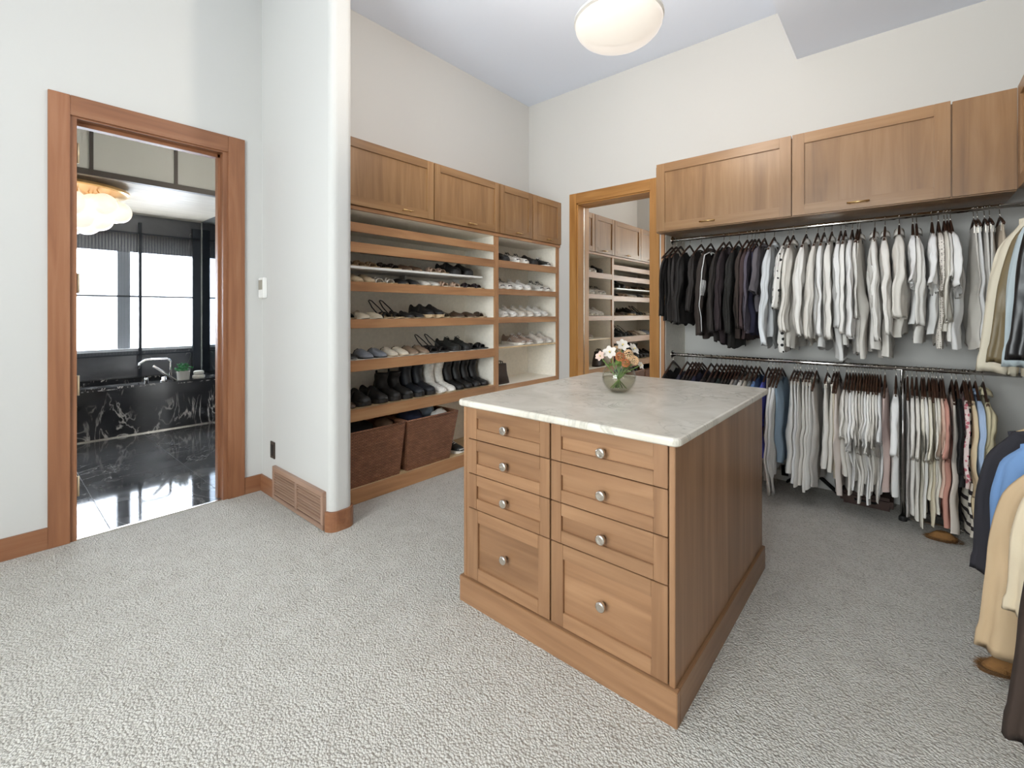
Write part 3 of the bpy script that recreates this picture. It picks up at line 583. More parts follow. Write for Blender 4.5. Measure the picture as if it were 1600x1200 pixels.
part('foot_cap', MB().lathe([(0.022, 0), (0.022, 0.02), (0.016, 0.03)], (LEGX, YR, 0.0), 14), M['black'], lg)
part('floor_bar', MB().tube([(LEGX, YR, 0.018), (0.50, YR, 0.018)], 0.010, 10), M['chrome'], r2, True)
part('foot_cap', MB().lathe([(0.018, 0), (0.018, 0.03)], (0.50, YR, 0.0), 14), M['black'], r2)
XU2, XL2 = 0.64, 0.56
r3 = rod('coat_rod', 'upper chrome rod for the jackets on the coat side', (XU2, 3.765, ZU), (XU2, 1.30, ZU), ())
r4 = rod('coat_rod', 'lower chrome rod for the coats on the coat side', (XL2, 3.50, ZL), (XL2, 1.30, ZL), ())
for rr, x, z in ((r3, XU2, ZU), (r4, XL2, ZL)):
    for y in (1.45, 2.6, 3.4): part('wall_bracket', MB().tube([(XR, y, z+0.02), (x, y, z+0.012)], 0.006, 8), M['chrome'], rr, True)

# ================================================================== CLOTHES
# local frame of a garment: origin on the rod axis, width along Y, thickness along X, hanging down -Z
def ztop(u, neck=0.07, dip=0.05):
    a = abs(u); return -(0.112+0.30*max(0, a-0.06))-(dip*(1-(a/neck)**2) if a < neck else 0)
def body_mesh(sd, W, L, T, hem=1.0, dip=0.05, fold=0.012, tail=0.0, kfold=9, nth=44, ns=20, waist=None):
    rnd = random.Random(sd); p1, p2 = rnd.uniform(0, 6.28), rnd.uniform(0, 6.28); rings = []
    for i in range(ns+1):
        s = i/ns; wu = W*((1-s)+s*hem)
        if waist: wu *= 1-waist*math.exp(-((s-0.45)/0.2)**2)
        tv = 0.010+(T-0.010)*min(1, s*2.2)**0.7; ring = []
        for j in range(nth):
            a = 2*PI*j/nth; ca, sa = math.cos(a), math.sin(a)
            u = wu*math.copysign(abs(ca)**0.75, ca); v = tv*math.copysign(abs(sa)**0.7, sa)
            zt = ztop(u, dip=dip); zh = -L+tail*(u/W)**2+0.012*math.sin(5*u/W+p1)
            z = zt+(zh-zt)*s
            f = fold*min(1, s*1.6)*(math.sin(kfold*u/W+p1+1.2*math.sin(3*s+p2))*(1 if sa > 0 else 0.8)+0.5*math.sin(2.3*kfold*u/W+p2+2*s))
            nn = noise.noise(Vector((u*9+sd, v*6, z*5)))*0.018*min(1, s*3); n2 = noise.noise(Vector((u*26+sd, v*20, z*7+3)))*0.007
            ring.append((v+f+nn+n2, u+(nn+n2)*1.1+0.006*math.sin(9*s+p2), z+n2*0.6*s))
        rings.append(ring)
    m = MB().loft(rings, False); return m.mesh('body', True)
def sleeve_mesh(sd, side, W, Ls, r0, r1, a0, a1, T=0.028, cuff=True, push=0.0):
    rnd = random.Random(sd+side*17); n = 30; ns = 24; ph = rnd.uniform(0, 6.28); ph2 = rnd.uniform(0, 6.28); drift = rnd.uniform(-0.02, 0.02); rings = []
    u, z, x = W-0.05, ztop(W)-0.012, 0.0
    for i in range(ns+1):
        s = i/ns; ang = a0+(a1-a0)*min(1, s*2.0); g = min(1, 4*s)
        dx, dz = math.sin(ang), -math.cos(ang)
        cf = 1.06 if cuff and s > 0.90 else 1.0
        sm = min(1, s/0.22); sm = sm*sm*(3-2*sm); rr = (r0*(0.55+0.45*sm)+(r1-r0)*s)*cf; tv = T*(0.5+0.5*sm)*(1-0.25*s)*cf
        ring = []
        for j in range(n):
            a = 2*PI*j/n; ca, sa = math.cos(a), math.sin(a)
            f = tv*math.copysign(abs(sa)**0.7, sa)
            fold_ = g*(0.0055*math.sin(5*a+ph+1.6*s)+0.004*math.sin(9*a+ph2-2.2*s))
            nn = noise.noise(Vector((ca*1.6+sd, sa*1.6+side*5, s*3.2)))*0.014*g
            cr_ = g*0.0035*math.sin(30*s+3*ca+ph)*math.exp(-((s-0.5)/0.25)**2)
            e = rr*ca+(fold_+nn*0.5)*ca
            ring.append((x+f+(fold_+nn+cr_)*(0.4+abs(sa)), min(side*(u+e*(-dz)), 0.272+0.008*math.sin(5*s+ph)), z+e*(dx)+0.004*math.sin(3*a+ph)*(1 if i == ns else 0)))
        rings.append(ring)
        st = Ls/ns; u += dx*st; z += dz*st; x = (push+drift)*s+0.010*math.sin(3*s+ph)*s
    q = rings[-1]; cxx = sum(p[0] for p in q)/n; cyy = sum(p[1] for p in q)/n                      # turned in cuff edge
    rings.append([(cxx+(p[0]-cxx)*0.8, cyy+(p[1]-cyy)*0.88, p[2]+0.012) for p in q]); rings.append([(cxx+(p[0]-cxx)*0.5, cyy+(p[1]-cyy)*0.7, p[2]+0.05) for p in q])
    return MB().loft(rings, True).mesh('sleeve', True)
def collar_mesh(hgt=0.035, r=0.062):
    rings = []
    for k, (dz, sc) in enumerate(((0.0, 1.0), (hgt, 0.9), (hgt*1.15, 0.98), (hgt*0.25, 1.22), (0.0, 1.15))):
        rings.append([(0.62*r*sc*math.sin(2*PI*j/20), r*sc*math.cos(2*PI*j/20), -0.118+dz-0.02*(1-abs(math.cos(2*PI*j/20)))) for j in range(20)])
    return MB().loft(rings, False).mesh('collar', True)
def hood_mesh(sd):
    rings = []
    for i in range(9):
        a = PI*i/8; rings.append([(0.012+0.045*math.sin(a)+0.018*math.cos(2*PI*j/12), 0.085*math.cos(a)*(1-0.1*math.sin(2*PI*j/12)), -0.13-0.02*math.sin(a)+0.03*math.sin(2*PI*j/12)) for j in range(12)])
    return MB().loft(rings).mesh('hood', True)
_hb = {}
def hanger_meshes(clip):
    if clip in _hb: return _hb[clip]
    mb = MB(); rings = []
    for k in range(-10, 11):
        t = k/10; u = 0.208*t; z = -0.060-0.105*abs(t)**1.15; hh = 0.024*(1-0.45*abs(t)); th = 0.0055+0.0015*abs(t)
        if clip: u, z, hh, th = 0.145*t, -0.068-(0.045*abs(t)**1.4), 0.02, 0.006
        rings.append([(th*math.cos(2*PI*j/8), u, z+hh*0.5*math.sin(2*PI*j/8)) for j in range(8)])
    mb.loft(rings); bar = mb.mesh('shoulder_bar', True); bar.materials.append(wood('hanger', 'Y'))
    pts = [(0, 0.0, -0.062), (0, 0.0, -0.036)]+[(0, 0.0165*math.sin(a), -0.0165*math.cos(a)) for a in [0.55+k*0.45 for k in range(10)]]
    pts = [(0, 0.0, -0.062), (0, 0.0, -0.04), (0, 0.008, -0.022)]+[(0, 0.0168*math.sin(a), -0.0168*math.cos(a)) for a in [0.9+k*0.45 for k in range(9)]]
    hook = MB().tube(pts, 0.0019, 6).mesh('hook', True); hook.materials.append(M['nickel'])
    low = MB(); low.tube([(0, -0.17, -0.155), (0, 0.17, -0.155)], 0.005, 6); lowm = low.mesh('trouser_bar', True); lowm.materials.append(wood('hanger', 'Y'))
    cl = MB().box(-0.0075, 0.0075, -0.014, 0.014, -0.155, -0.105).mesh('clip', False, 0.003); cl.materials.append(M['nickel'])
    _hb[clip] = (bar, hook, lowm, cl); return _hb[clip]
def hanger(loc, rz, label, group, clip=False, pale=False):
    t = thing('clothes_hanger', label, 'hanger', loc, group, rz); bar, hook, lowm, cl = hanger_meshes(clip)
    bo = meshobj('shoulder_bar', bar, t)
    if pale: bo.data = bar.copy(); bo.data.materials[0] = wood('shelf', 'Y')
    meshobj('hook', hook, t)
    if clip:
        for s in (-1, 1): meshobj('clip', cl, t, (0, s*0.095, 0))
    return t
_cm = {}
def cm(key, c, **k):
    if key not in _cm: _cm[key] = cloth('cloth_'+key, c, **k)
    return _cm[key]
WH = [cm('white_a', (236, 232, 226)), cm('white_b', (228, 222, 213)), cm('white_c', (238, 236, 234)), cm('white_d', (232, 227, 220)), cm('white_e', (222, 217, 210))]
seed = [100]
def garment(name, cat, label, group, loc, rz, m, W=0.205, L=0.80, T=0.035, sleeve=None, collar=None, hem=1.0, dip=0.05, fold=0.012, tail=0.0, clip=False, kfold=9, hlabel=None, hgroup=None, waist=None, hood=False, flare=0.06, a0=0.75, sr=(0.068, 0.046), push=0.0, straps=False, dz=0):
    seed[0] += 1; sd = seed[0]
    t = thing(name, label, cat, loc, group, rz)
    def add(nm, me, mm=m):
        me.materials.append(mm); return meshobj(nm, me, t)
    if clip:
        Wc = W
        rings = []; rnd = random.Random(sd); p = rnd.uniform(0, 6)
        for i in range(19):
            s = i/18; wu = Wc*(1+(hem-1)*s); z = -0.125-dz+(-L+0.125+dz)*s; tv = 0.008+(T-0.008)*min(1, s*1.6)
            rings.append([((tv*math.copysign(abs(math.sin(a))**0.7, math.sin(a)))+fold*min(1, s*2)*math.sin(kfold*math.cos(a)+p+s), wu*math.copysign(abs(math.cos(a))**0.75, math.cos(a))+noise.noise(Vector((s*5, a, sd)))*0.012*s, z+0.014*math.sin(4*math.cos(a)+p)*s) for a in [2*PI*j/40 for j in range(40)]])
        add('body', MB().loft(rings, False).mesh('body', True)); wb_ = MB()
        add('waistband', MB().loft([[(0.010*math.sin(2*PI*j/24), (Wc+0.003)*math.cos(2*PI*j/24), z) for j in range(24)] for z in (-0.112-dz, -0.160-dz)], False).mesh('waistband', True))
    else:
        add('body', body_mesh(sd, W, L, T, hem, dip, fold, tail, kfold, waist=waist))
        if sleeve:
            for sdv in (-1, 1): add('sleeve', sleeve_mesh(sd, sdv, W, sleeve, sr[0], sr[1], a0, flare, T*0.8, True, push))
        if collar: add('collar', collar_mesh(collar*0.6, 0.056))
        if hood: add('hood', hood_mesh(sd))
    ws = (hlabel.split(' holding')[0].split(' packed')[0].split(' on the')[0].split(' behind')[0].split(' at the')[0]+' holding the '+label).split()[:14]
    while ws[-1] in ('the', 'a', 'and', 'with', 'on', 'of', 'beside', 'between', 'behind', 'in', 'from', 'at', 'to', 'next', 'its', 'two', 'by', 'just', 'over', 'upper', 'lower', 'hanging', 'down', 'half', 'right', 'before', 'among', 'seen'): ws.pop()
    hanger(loc, rz, ' '.join(ws), hgroup, clip, 'pale' in hlabel)
    return t
UP, LO = 'clothes on the upper closet rod', 'clothes on the lower closet rod'
HU, HLO = 'hangers on the upper closet rod', 'hangers on the lower closet rod'
rj = random.Random(11)
ON_ROD = {'upper': [], 'lower': []}
def on_rod(px, z, jit=5): return (XonY(px, YR), YR, z), 0.0
BK = [cm('black_a', (34, 30, 28), rough=0.8), cm('black_b', (42, 36, 33), rough=0.8), cm('black_c', (52, 43, 38), rough=0.85), cm('black_d', (24, 23, 24), rough=0.75)]
# ---- upper rod: (pixel of the hook, kind, ...)
def up(px, name, cat, label, m, group=UP, hl='dark wooden hanger on the upper rod holding a white top', **k):
    loc, rz = on_rod(px, ZU); t = garment(name, cat, label, group, loc, rz, m, hlabel=hl, hgroup=HU, **k); ON_ROD['upper'].append(t); return t
hk = 'dark wooden hanger on the upper rod holding a dark garment'
blk = 'black garment hanging at the mirror end of the upper rod'
up(1050, 'jumpsuit', 'jumpsuit', 'black jumpsuit hanging nearest the closet side panel', BK[0], W=0.17, L=0.66, T=0.03, hl=hk, dip=0.09, sleeve=0.50, sr=(0.05, 0.04), flare=0.02)
up(1057, 'tank_top', 'top', 'sleeveless black top on a hanger with pale shoulder loops beside the black jumpsuit', BK[1], W=0.16, L=0.68, T=0.03, hl=hk, dip=0.12, group=UP)
up(1064, 'tank_top', 'top', 'charcoal sleeveless top between the black top and the black long sleeved top', cm('char', (58, 52, 50)), W=0.17, L=0.68, hl=hk, dip=0.10)
up(1078, 'long_sleeved_top', 'shirt', 'black long sleeved top beside the short black cardigan', BK[0], L=0.70, sleeve=0.56, hl=hk, flare=0.10)
up(1096, 'cardigan', 'cardigan', 'short black cardigan beside the white piped track jacket', BK[1], L=0.58, sleeve=0.46, hl=hk, flare=0.12, collar=0.02)
tj = up(1111, 'track_jacket', 'jacket', 'black track jacket with white piping and a white block print', BK[2], L=0.80, sleeve=0.64, hl=hk, flare=0.05, collar=0.03, T=0.045)
up(1131, 'long_sleeved_top', 'shirt', 'long black top hanging right after the track jacket', BK[1], L=0.82, sleeve=0.62, hl=hk, flare=0.05, hood=True)
up(1140, 'hooded_jacket', 'jacket', 'plum black hooded jacket beside the long black top', cm('plumblack', (48, 38, 40)), L=0.84, sleeve=0.60, hl=hk, hood=True, flare=0.03)
up(1155, 'hooded_jacket', 'jacket', 'black green hooded jacket between plum black and brown black jackets', cm('greenblack', (38, 36, 33)), L=0.86, sleeve=0.62, hl=hk, hood=True, flare=0.02)
up(1168, 'blouse', 'shirt', 'brown black blouse beside the plum blouse', cm('brownblack', (58, 47, 42)), L=0.80, sleeve=0.58, hl=hk, flare=0.02)
up(1175, 'blouse', 'shirt', 'dark plum blouse beside the mauve shirt', cm('plum', (70, 54, 54)), L=0.80, sleeve=0.58, hl=hk, flare=0.02)
up(1180, 'long_shirt', 'shirt', 'mauve grey long sleeved shirt hanging in front of navy', cm('mauve', (90, 83, 93)), L=0.74, sleeve=0.60, hl=hk, flare=0.10, collar=0.03)
up(1186, 'long_shirt', 'shirt', 'navy shirt half hidden behind the mauve grey one', cm('navyshirt', (56, 54, 74)), L=0.76, hl=hk)
up(1195, 'short_sleeved_shirt', 'shirt', 'slate grey shirt with wide short sleeves beside the first white shirt', cm('slate', (100, 94, 98)), L=0.60, sleeve=0.34, hl=hk, sr=(0.095, 0.105), flare=0.22, collar=0.03)
wl_ = 'plain white long sleeved shirt in the packed run on the upper rod'
up(1210, 'long_shirt', 'shirt', 'cool white shirt with a turned collar beside the slate grey shirt', cm('coolwhite', (222, 224, 226)), L=0.86, sleeve=0.70, flare=0.10, collar=0.05, tail=0.08)
up(1231, 'dotted_blouse', 'shirt', 'white puffed blouse with black dots down its front', cm('dots', (236, 232, 226), c2=(36, 34, 34), pat='dots', scale=24), L=0.88, sleeve=0.44, sr=(0.075, 0.085), flare=0.12, collar=0.03)
up(1240, 'long_shirt', 'shirt', 'white blouse pressed against the dotted blouse', WH[1], L=0.84, collar=0.045, sleeve=0.6)
for k, px in enumerate((1260, 1278, 1288, 1300)):
    up(px, 'long_shirt', 'shirt', wl_, WH[k % 5], L=0.80+0.03*(k % 3), sleeve=0.62+0.02*(k % 2), collar=0.045, flare=0.03+0.02*(k % 2), tail=0.05, T=0.032)
up(1314, 'long_shirt', 'shirt', 'white shirt with rolled cuffs among the white long shirts', WH[2], L=0.90, sleeve=0.56, sr=(0.07, 0.06), flare=0.06, collar=0.04)
up(1321, 'long_shirt', 'shirt', wl_, WH[0], L=0.82, sleeve=0.6, collar=0.03)
up(1332, 'loose_blouse', 'shirt', 'wide bell sleeved white blouse among the white shirts', WH[2], L=0.78, sleeve=0.62, sr=(0.075, 0.10), flare=0.02, T=0.045)
up(1340, 'long_shirt', 'shirt', wl_, WH[3], L=0.86, sleeve=0.5, collar=0.04)
up(1344, 'long_shirt', 'shirt', wl_, WH[1], L=0.88, collar=0.04)
up(1367, 'long_shirt', 'shirt', 'white shirt hanging with a gap on both sides of its hanger', WH[0], L=0.84, sleeve=0.64, collar=0.05, flare=0.03)
up(1383, 'long_shirt', 'shirt', 'ivory overshirt with a turned down collar beside the broad collared jacket', WH[3], L=0.88, sleeve=0.60, collar=0.05)
up(1405, 'denim_jacket', 'jacket', 'broad collared white jacket with wide folded cuffs', WH[1], L=0.74, sleeve=0.50, sr=(0.085, 0.085), flare=0.10, collar=0.06, T=0.05)
up(1426, 'tee_shirt', 'shirt', 'white tee shirt beside the white rolled sleeve shirt', WH[2], L=0.66, sleeve=0.32, sr=(0.066, 0.112), flare=0.30)
up(1432, 'long_shirt', 'shirt', 'white shirt with a rolled sleeve between two tee shirts', WH[0], L=0.78, sleeve=0.54, sr=(0.065, 0.06), collar=0.05)
up(1456, 'tee_shirt', 'shirt', 'white flared sleeve tee shirt next to the eyelet blouse', WH[2], L=0.72, sleeve=0.34, sr=(0.066, 0.112), flare=0.30)
up(1466, 'eyelet_blouse', 'shirt', 'white eyelet lace blouse with a dotted weave', cm('eyelet', (228, 220, 210), c2=(110, 98, 88), pat='eyelet', scale=95), L=0.80, sleeve=0.36, sr=(0.07, 0.09), flare=0.2)
up(1475, 'long_shirt', 'shirt', 'ivory satin shirt with a broad stitched cuff', cm('satin', (226, 220, 208), rough=0.5), L=0.70, sleeve=0.52, sr=(0.085, 0.10), flare=0.12)
up(1480, 'tee_shirt', 'shirt', 'white tee shirt pressed between the satin shirt and the lace sleeve top', WH[0], L=0.76, sleeve=0.30, sr=(0.066, 0.112), flare=0.30)
up(1485, 'tee_shirt', 'shirt', 'white lace sleeve top next to the clipped trousers', WH[2], L=0.80, sleeve=0.36, sr=(0.066, 0.112), flare=0.30)
clp = 'white trousers hanging from metal clips on the upper rod'
for k, (px, L_) in enumerate(((1521, 0.80), (1527, 0.74), (1538, 0.80), (1546, 0.84))):
    up(px, 'clipped_trousers', 'trousers', clp, WH[(k+1) % 5], L=L_, W=0.115, hem=1.8, clip=True, fold=0.014, kfold=6, T=0.03, hl='dark wooden clip hanger on the upper rod holding white trousers')
up(1562, 'clipped_skirt', 'skirt', 'pale tan skirt on a clip hanger at the end of the upper rod', cm('palesk', (206, 190, 170)), W=0.12, L=0.50, hem=1.3, clip=True, hl='dark wooden clip hanger at the coat end of the upper rod')
# piping and print of the track jacket
slv = [c for c in tj.children if c.name.startswith('sleeve') and sum(v.co.y for v in c.data.vertices) < 0][0].data
pts_ = [slv.vertices[i*30+3].co+Vector((0.003, -0.004, 0)) for i in range(1, 24)]
me = MB().tube([(0.02, -0.05, -0.125), (0.02, -0.11, -0.14)]+pts_, 0.0045, 6).mesh('piping', True); me.materials.append(WH[2]); meshobj('piping', me, tj)
mb = MB()
for i in range(13):
    for j in range(3, 9):
        i0 = 9+i*0.32; k0 = int(i0); f = i0-k0; p = slv.vertices[k0*30+j].co.lerp(slv.vertices[(k0+1)*30+j].co, f)
        mb.box(p.x-0.001, p.x+0.0045, p.y-0.0055, p.y+0.0025, p.z-0.0028, p.z+0.0028)
me = mb.mesh('block_print'); me.materials.append(WH[2]); meshobj('block_print', me, tj)

# ---- lower rod
def low(px, name, cat, label, m, group=LO, hl='dark wooden hanger packed on the lower rod', jit=5, **k):
    loc, rz = on_rod(px, ZL, jit); t = garment(name, cat, label, group, loc, rz, m, hlabel=hl, hgroup=HLO, **k); ON_ROD['lower'].append(t); return t
dk = ['dark garment on the lower rod behind the marble top']
hd = 'dark wooden hanger on the lower rod behind the marble top'
cols = {1052: BK[0], 1074: cm('slateblue', (58, 58, 70)), 1082: BK[2], 1087: BK[1], 1092: BK[0], 1097: cm('inkblue', (48, 46, 66)), 1111: BK[1], 1120: BK[2], 1127: BK[0], 1134: cm('bottle', (40, 50, 46)), 1140: BK[1], 1145: BK[2], 1150: BK[0]}
for px, m in cols.items(): low(px, 'dark_blouse', 'shirt', 'dark blouse hanging on the lower rod, seen just over the marble top', m, L=0.62, sleeve=0.3, sr=(0.07, 0.06), hl=hd)
for px, m, lb in ((1155, cm('greige', (170, 160, 150)), 'greige top on the lower rod between dark and white tops'), (1160, cm('greymid', (128, 124, 122)), 'mid grey top on the lower rod beside the greige one'),
        (1167, WH[1], 'single white top on the lower rod beside the greys'), (1174, cm('greigeb', (188, 178, 164)), 'sand coloured top on the lower rod next to the blue shirts'), (1181, cm('greyb', (116, 120, 120)), 'blue grey top on the lower rod before the blue shirts'),
        (1187, cm('blueshirt', (92, 122, 164)), 'dusty blue shirt on the lower rod'), (1201, cm('cobalt', (84, 88, 176)), 'cobalt violet shirt on the lower rod')):
    low(px, 'folded_top', 'shirt', lb, m, L=0.66, sleeve=0.3, sr=(0.07, 0.06), hl=hd)
low(1222, 'denim_shirt', 'shirt', 'pale denim blue shirt tucked behind white long tops on the lower rod', cm('paledenim', (150, 170, 188)), L=0.7, W=0.2)
for k, px in enumerate((1212, 1217)):
    low(px, 'long_white_top', 'shirt', 'long white top with straight sleeves next to the island on the lower rod', WH[k*2], L=0.78, sleeve=0.74, sr=(0.06, 0.045), flare=0.02, a0=0.5)
low(1207, 'grey_trousers', 'trousers', 'grey beige trousers beside the long white tops on the lower rod', cm('greigetr', (178, 166, 158)), L=0.84, W=0.18, clip=True, hem=1.05)
for k, (px, L_) in enumerate(((1241, 0.74), (1246, 0.80), (1251, 0.84), (1259, 0.80), (1264, 0.86), (1269, 0.84))):
    low(px, 'clipped_trousers', 'trousers', 'white trousers hanging from clips on the lower rod', WH[(k*2) % 5], L=L_, W=0.115, hem=1.8, clip=True, fold=0.014, kfold=5+k % 3, T=0.034, dz=0.012*(k % 3), hl='dark wooden clip hanger on the lower rod holding white trousers')
low(1276, 'grey_dress', 'dress', 'pale grey dress behind the clipped white trousers', cm('palegrey', (200, 194, 188)), L=0.80, W=0.2, T=0.02)
for k, (px, L_) in enumerate(((1293, 0.66), (1303, 0.70))):
    low(px, 'clipped_shorts', 'skirt', 'ivory skirt on a metal clip hanger between white trousers and tee shirts', WH[3-k*2], L=L_, W=0.12, hem=1.6, clip=True, dz=0.02, hl='dark wooden clip hanger on the lower rod holding an ivory skirt')
low(1307, 'ivory_top', 'shirt', 'cream sleeveless top next to the packed white tee shirts', cm('creamtop', (226, 214, 194)), L=0.72, W=0.18)
low(1311, 'ivory_top', 'shirt', 'blush white top next to the packed white tee shirts', cm('blushtop', (232, 220, 212)), L=0.84, W=0.19)
tw = 'white short sleeved top in the packed run on the lower rod'
tees = [1323, 1328, 1333, 1337, 1342, 1346, 1351, 1355, 1359, 1363, 1367, 1371, 1376]
for k, px in enumerate(tees):
    low(px, 'tee_shirt', 'shirt', tw, WH[(k*3+1) % 5], L=0.70+0.16*((k*37) % 10)/10, sleeve=0.30+0.04*(k % 3), sr=(0.066, 0.112), flare=0.30, T=0.028, hem=1.0+0.06*(k % 3), fold=0.014, kfold=7+k % 4)
low(1383, 'tank_top', 'top', 'pale pink sleeveless top ending the packed white run', cm('palepink', (232, 208, 200)), L=0.76, W=0.19)
low(1400, 'tee_shirt', 'shirt', 'white tee shirt hanging alone between two packed runs on the lower rod', WH[2], L=0.76, sleeve=0.36, sr=(0.066, 0.112), flare=0.30, T=0.04)
low(1418, 'grey_dress', 'dress', 'soft grey dress behind the lone white tee shirt', cm('softgrey', (196, 190, 186)), L=0.86, W=0.19, T=0.02)
iv = 'ivory sleeved top in the second packed run on the lower rod'
for k, px in enumerate((1425, 1432, 1440, 1444)):
    low(px, 'ivory_top', 'shirt', iv, [WH[3], WH[1], cm('ivory', (232, 226, 212)), WH[0]][k], L=0.84+0.03*(k % 3), sleeve=0.36, sr=(0.066, 0.112), flare=0.30, T=0.028)
low(1451, 'tee_shirt', 'shirt', 'cream tee shirt with a wide sleeve beside the long cream dress', cm('creamtee', (230, 222, 204)), L=0.72, sleeve=0.36, sr=(0.066, 0.112), flare=0.30, T=0.035)
low(1456, 'long_dress', 'dress', 'long cream dress reaching almost to the carpet', cm('creamdress', (226, 214, 188)), L=0.895, W=0.19, hem=1.2, T=0.03, dip=0.1)
for k, px in enumerate((1459, 1463)):
    low(px, 'ivory_top', 'shirt', iv, [WH[1], cm('ivory', (232, 226, 212))][k], L=0.82, sleeve=0.34, sr=(0.066, 0.112), flare=0.30)
low(1469, 'peach_top', 'shirt', 'pale peach top beside the rose pink blouse', cm('peach', (230, 196, 178)), L=0.72, sleeve=0.32, sr=(0.066, 0.112), flare=0.30)
low(1473, 'pink_blouse', 'shirt', 'rose pink blouse with a peach sleeve on the lower rod', cm('rose', (206, 150, 134)), L=0.88, sleeve=0.34, sr=(0.066, 0.112), flare=0.30, T=0.04)
low(1487, 'long_dress', 'dress', 'off white long dress beside the black top', cm('offw', (224, 212, 200)), L=0.915, W=0.2, T=0.03)
low(1494, 'black_top', 'shirt', 'loose black top between the off white dress and the floral blouse', BK[3], L=0.62, sleeve=0.40, sr=(0.09, 0.08), flare=0.22, T=0.04)
low(1505, 'floral_blouse', 'shirt', 'pink and white floral blouse on the lower rod', cm('floral', (232, 212, 206), c2=(196, 110, 120), pat='floral', scale=44), L=0.62, sleeve=0.42, sr=(0.07, 0.075), flare=0.16)
low(1509, 'striped_sweater', 'sweater', 'black and white striped knit hanging low beside the light blue shirt', cm('bwstripe', (232, 224, 210), c2=(46, 38, 40), pat='stripe', scale=4.8), L=0.91, W=0.2, T=0.03)
low(1515, 'tan_blouse', 'shirt', 'tan cream blouse in front of the striped knit', cm('tancream', (226, 204, 168)), L=0.78, sleeve=0.52, sr=(0.07, 0.07), flare=0.10)
low(1524, 'blue_shirt', 'shirt', 'light blue shirt with short sleeves on the lower rod', cm('lightblue', (172, 192, 220)), L=0.66, sleeve=0.40, sr=(0.08, 0.095), flare=0.13, T=0.045, collar=0.03)
low(1536, 'cream_sweater', 'sweater', 'cream sweater with a thick collar at the end of the lower rod', cm('creamsw', (222, 208, 172)), L=0.6, sleeve=0.4, collar=0.05)

# ---- the clothes on one rod press against each other: each keeps to its own share of the rod, all drape along one common set of waves
def settle(items, solids, yback):
    ent = sorted([(t.location.x, t, 0.0) for t in items]+[(x, None, h) for x, h in solids], key=lambda e: e[0])
    for n_, (X, t, h_) in enumerate(ent):
        if t is None: continue
        lim = [0.12, 0.12]
        for q, m_ in ((0, n_-1), (1, n_+1)):
            if 0 <= m_ < len(ent):
                d = abs(ent[m_][0]-X); lim[q] = min(0.12, max(0.004, d-ent[m_][2]-0.002 if ent[m_][1] is None else d/2-0.0006))
        for c in t.children:
            for v in c.data.vertices:
                x, y, z = v.co; l = lim[1] if x > 0 else lim[0]
                x = l*math.tanh(x/l); r = min(1, max(0, (-z-0.18)/0.25)); Xw = X+x
                for sx_, sh_ in solids: r *= min(1, max(0, abs(Xw-sx_)-sh_-0.004)/0.16)
                x += r*(0.034*noise.noise(Vector((Xw*2.6, y*6, z*3.0)))+0.012*noise.noise(Vector((Xw*4+9, y*17, z*9))))
                v.co = (x, min(y, yback) if z < -0.5 else y, z)
settle(ON_ROD['upper'], [(XL+0.011, 0.011)], 0.275)
settle(ON_ROD['lower'], [(XL+0.011, 0.011), (LEGX, 0.0135)], 0.205)

# ---- coat side (rods run toward the camera wall); ext = how far the sleeve end stands out from the rod
CU, CL_ = 'jackets on the upper coat rod', 'coats on the lower coat rod'
def coat(Y, upper, name, cat, label, m, hl, ext, sleeve, sr, L, W=0.215, T=0.055, rz=0.0, **k):
    loc = (XU2 if upper else XL2, Y, ZU if upper else ZL); a0 = 0.36
    fl_ = max(-0.05, ((ext-W+0.05-sr[1]-0.01)/sleeve-0.25*a0)/0.75)
    return garment(name, cat, label, CU if upper else CL_, loc, -PI/2+rz, m, hlabel=hl, hgroup='hangers on the coat rods', L=L, W=W, T=T, sleeve=sleeve, sr=sr, flare=fl_, a0=a0, **k)
hj, hc = 'dark wooden hanger on the upper coat rod', 'dark wooden hanger on the lower coat rod'
coat(3.22, True, 'corduroy_jacket', 'jacket', 'cream corduroy jacket hanging at the corner end of the upper coat rod', cm('creamcord', (228, 218, 196)), hj, 0.375, 0.74, (0.085, 0.065), 0.90, collar=0.07)
coat(2.98, True, 'satin_jacket', 'jacket', 'olive satin jacket between the cream and the pale denim jacket', cm('olive', (122, 106, 76), rough=0.45), hj, 0.360, 0.68, (0.075, 0.05), 0.80, collar=0.05)
coat(2.78, True, 'denim_jacket', 'jacket', 'pale blue denim jacket between the olive and the black leather jacket', cm('paleden', (188, 200, 204)), hj, 0.332, 0.67, (0.085, 0.055), 0.84, collar=0.06)
coat(2.56, True, 'leather_jacket', 'jacket', 'glossy black leather jacket on the upper coat rod', plain('black_leather', (30, 28, 28), 0.34, nz=0.3, nscale=18), hj, 0.352, 0.63, (0.09, 0.065), 0.80, collar=0.06)
coat(2.30, True, 'dark_jacket', 'jacket', 'dark jacket nearest the open end of the upper coat rod', BK[1], hj, 0.30, 0.60, (0.08, 0.055), 0.8, collar=0.05)
coat(2.86, False, 'ribbed_jacket', 'jacket', 'charcoal navy ribbed jacket in front of the striped knit', cm('ribnavy', (42, 40, 46), c2=(62, 60, 66), pat='rib', scale=140), 'pale wooden hanger', 0.335, 0.63, (0.085, 0.075), 0.78)
coat(2.62, False, 'blue_shirt', 'shirt', 'bright sky blue shirt in front of the ribbed jacket', cm('skyblue', (122, 158, 206)), hc, 0.305, 0.46, (0.08, 0.075), 0.74)
coat(2.36, False, 'trench_coat', 'coat', 'beige cotton coat with a wide sleeve reaching near the carpet', cm('beigecoat', (206, 178, 142)), hc, 0.365, 0.70, (0.08, 0.085), 0.84)
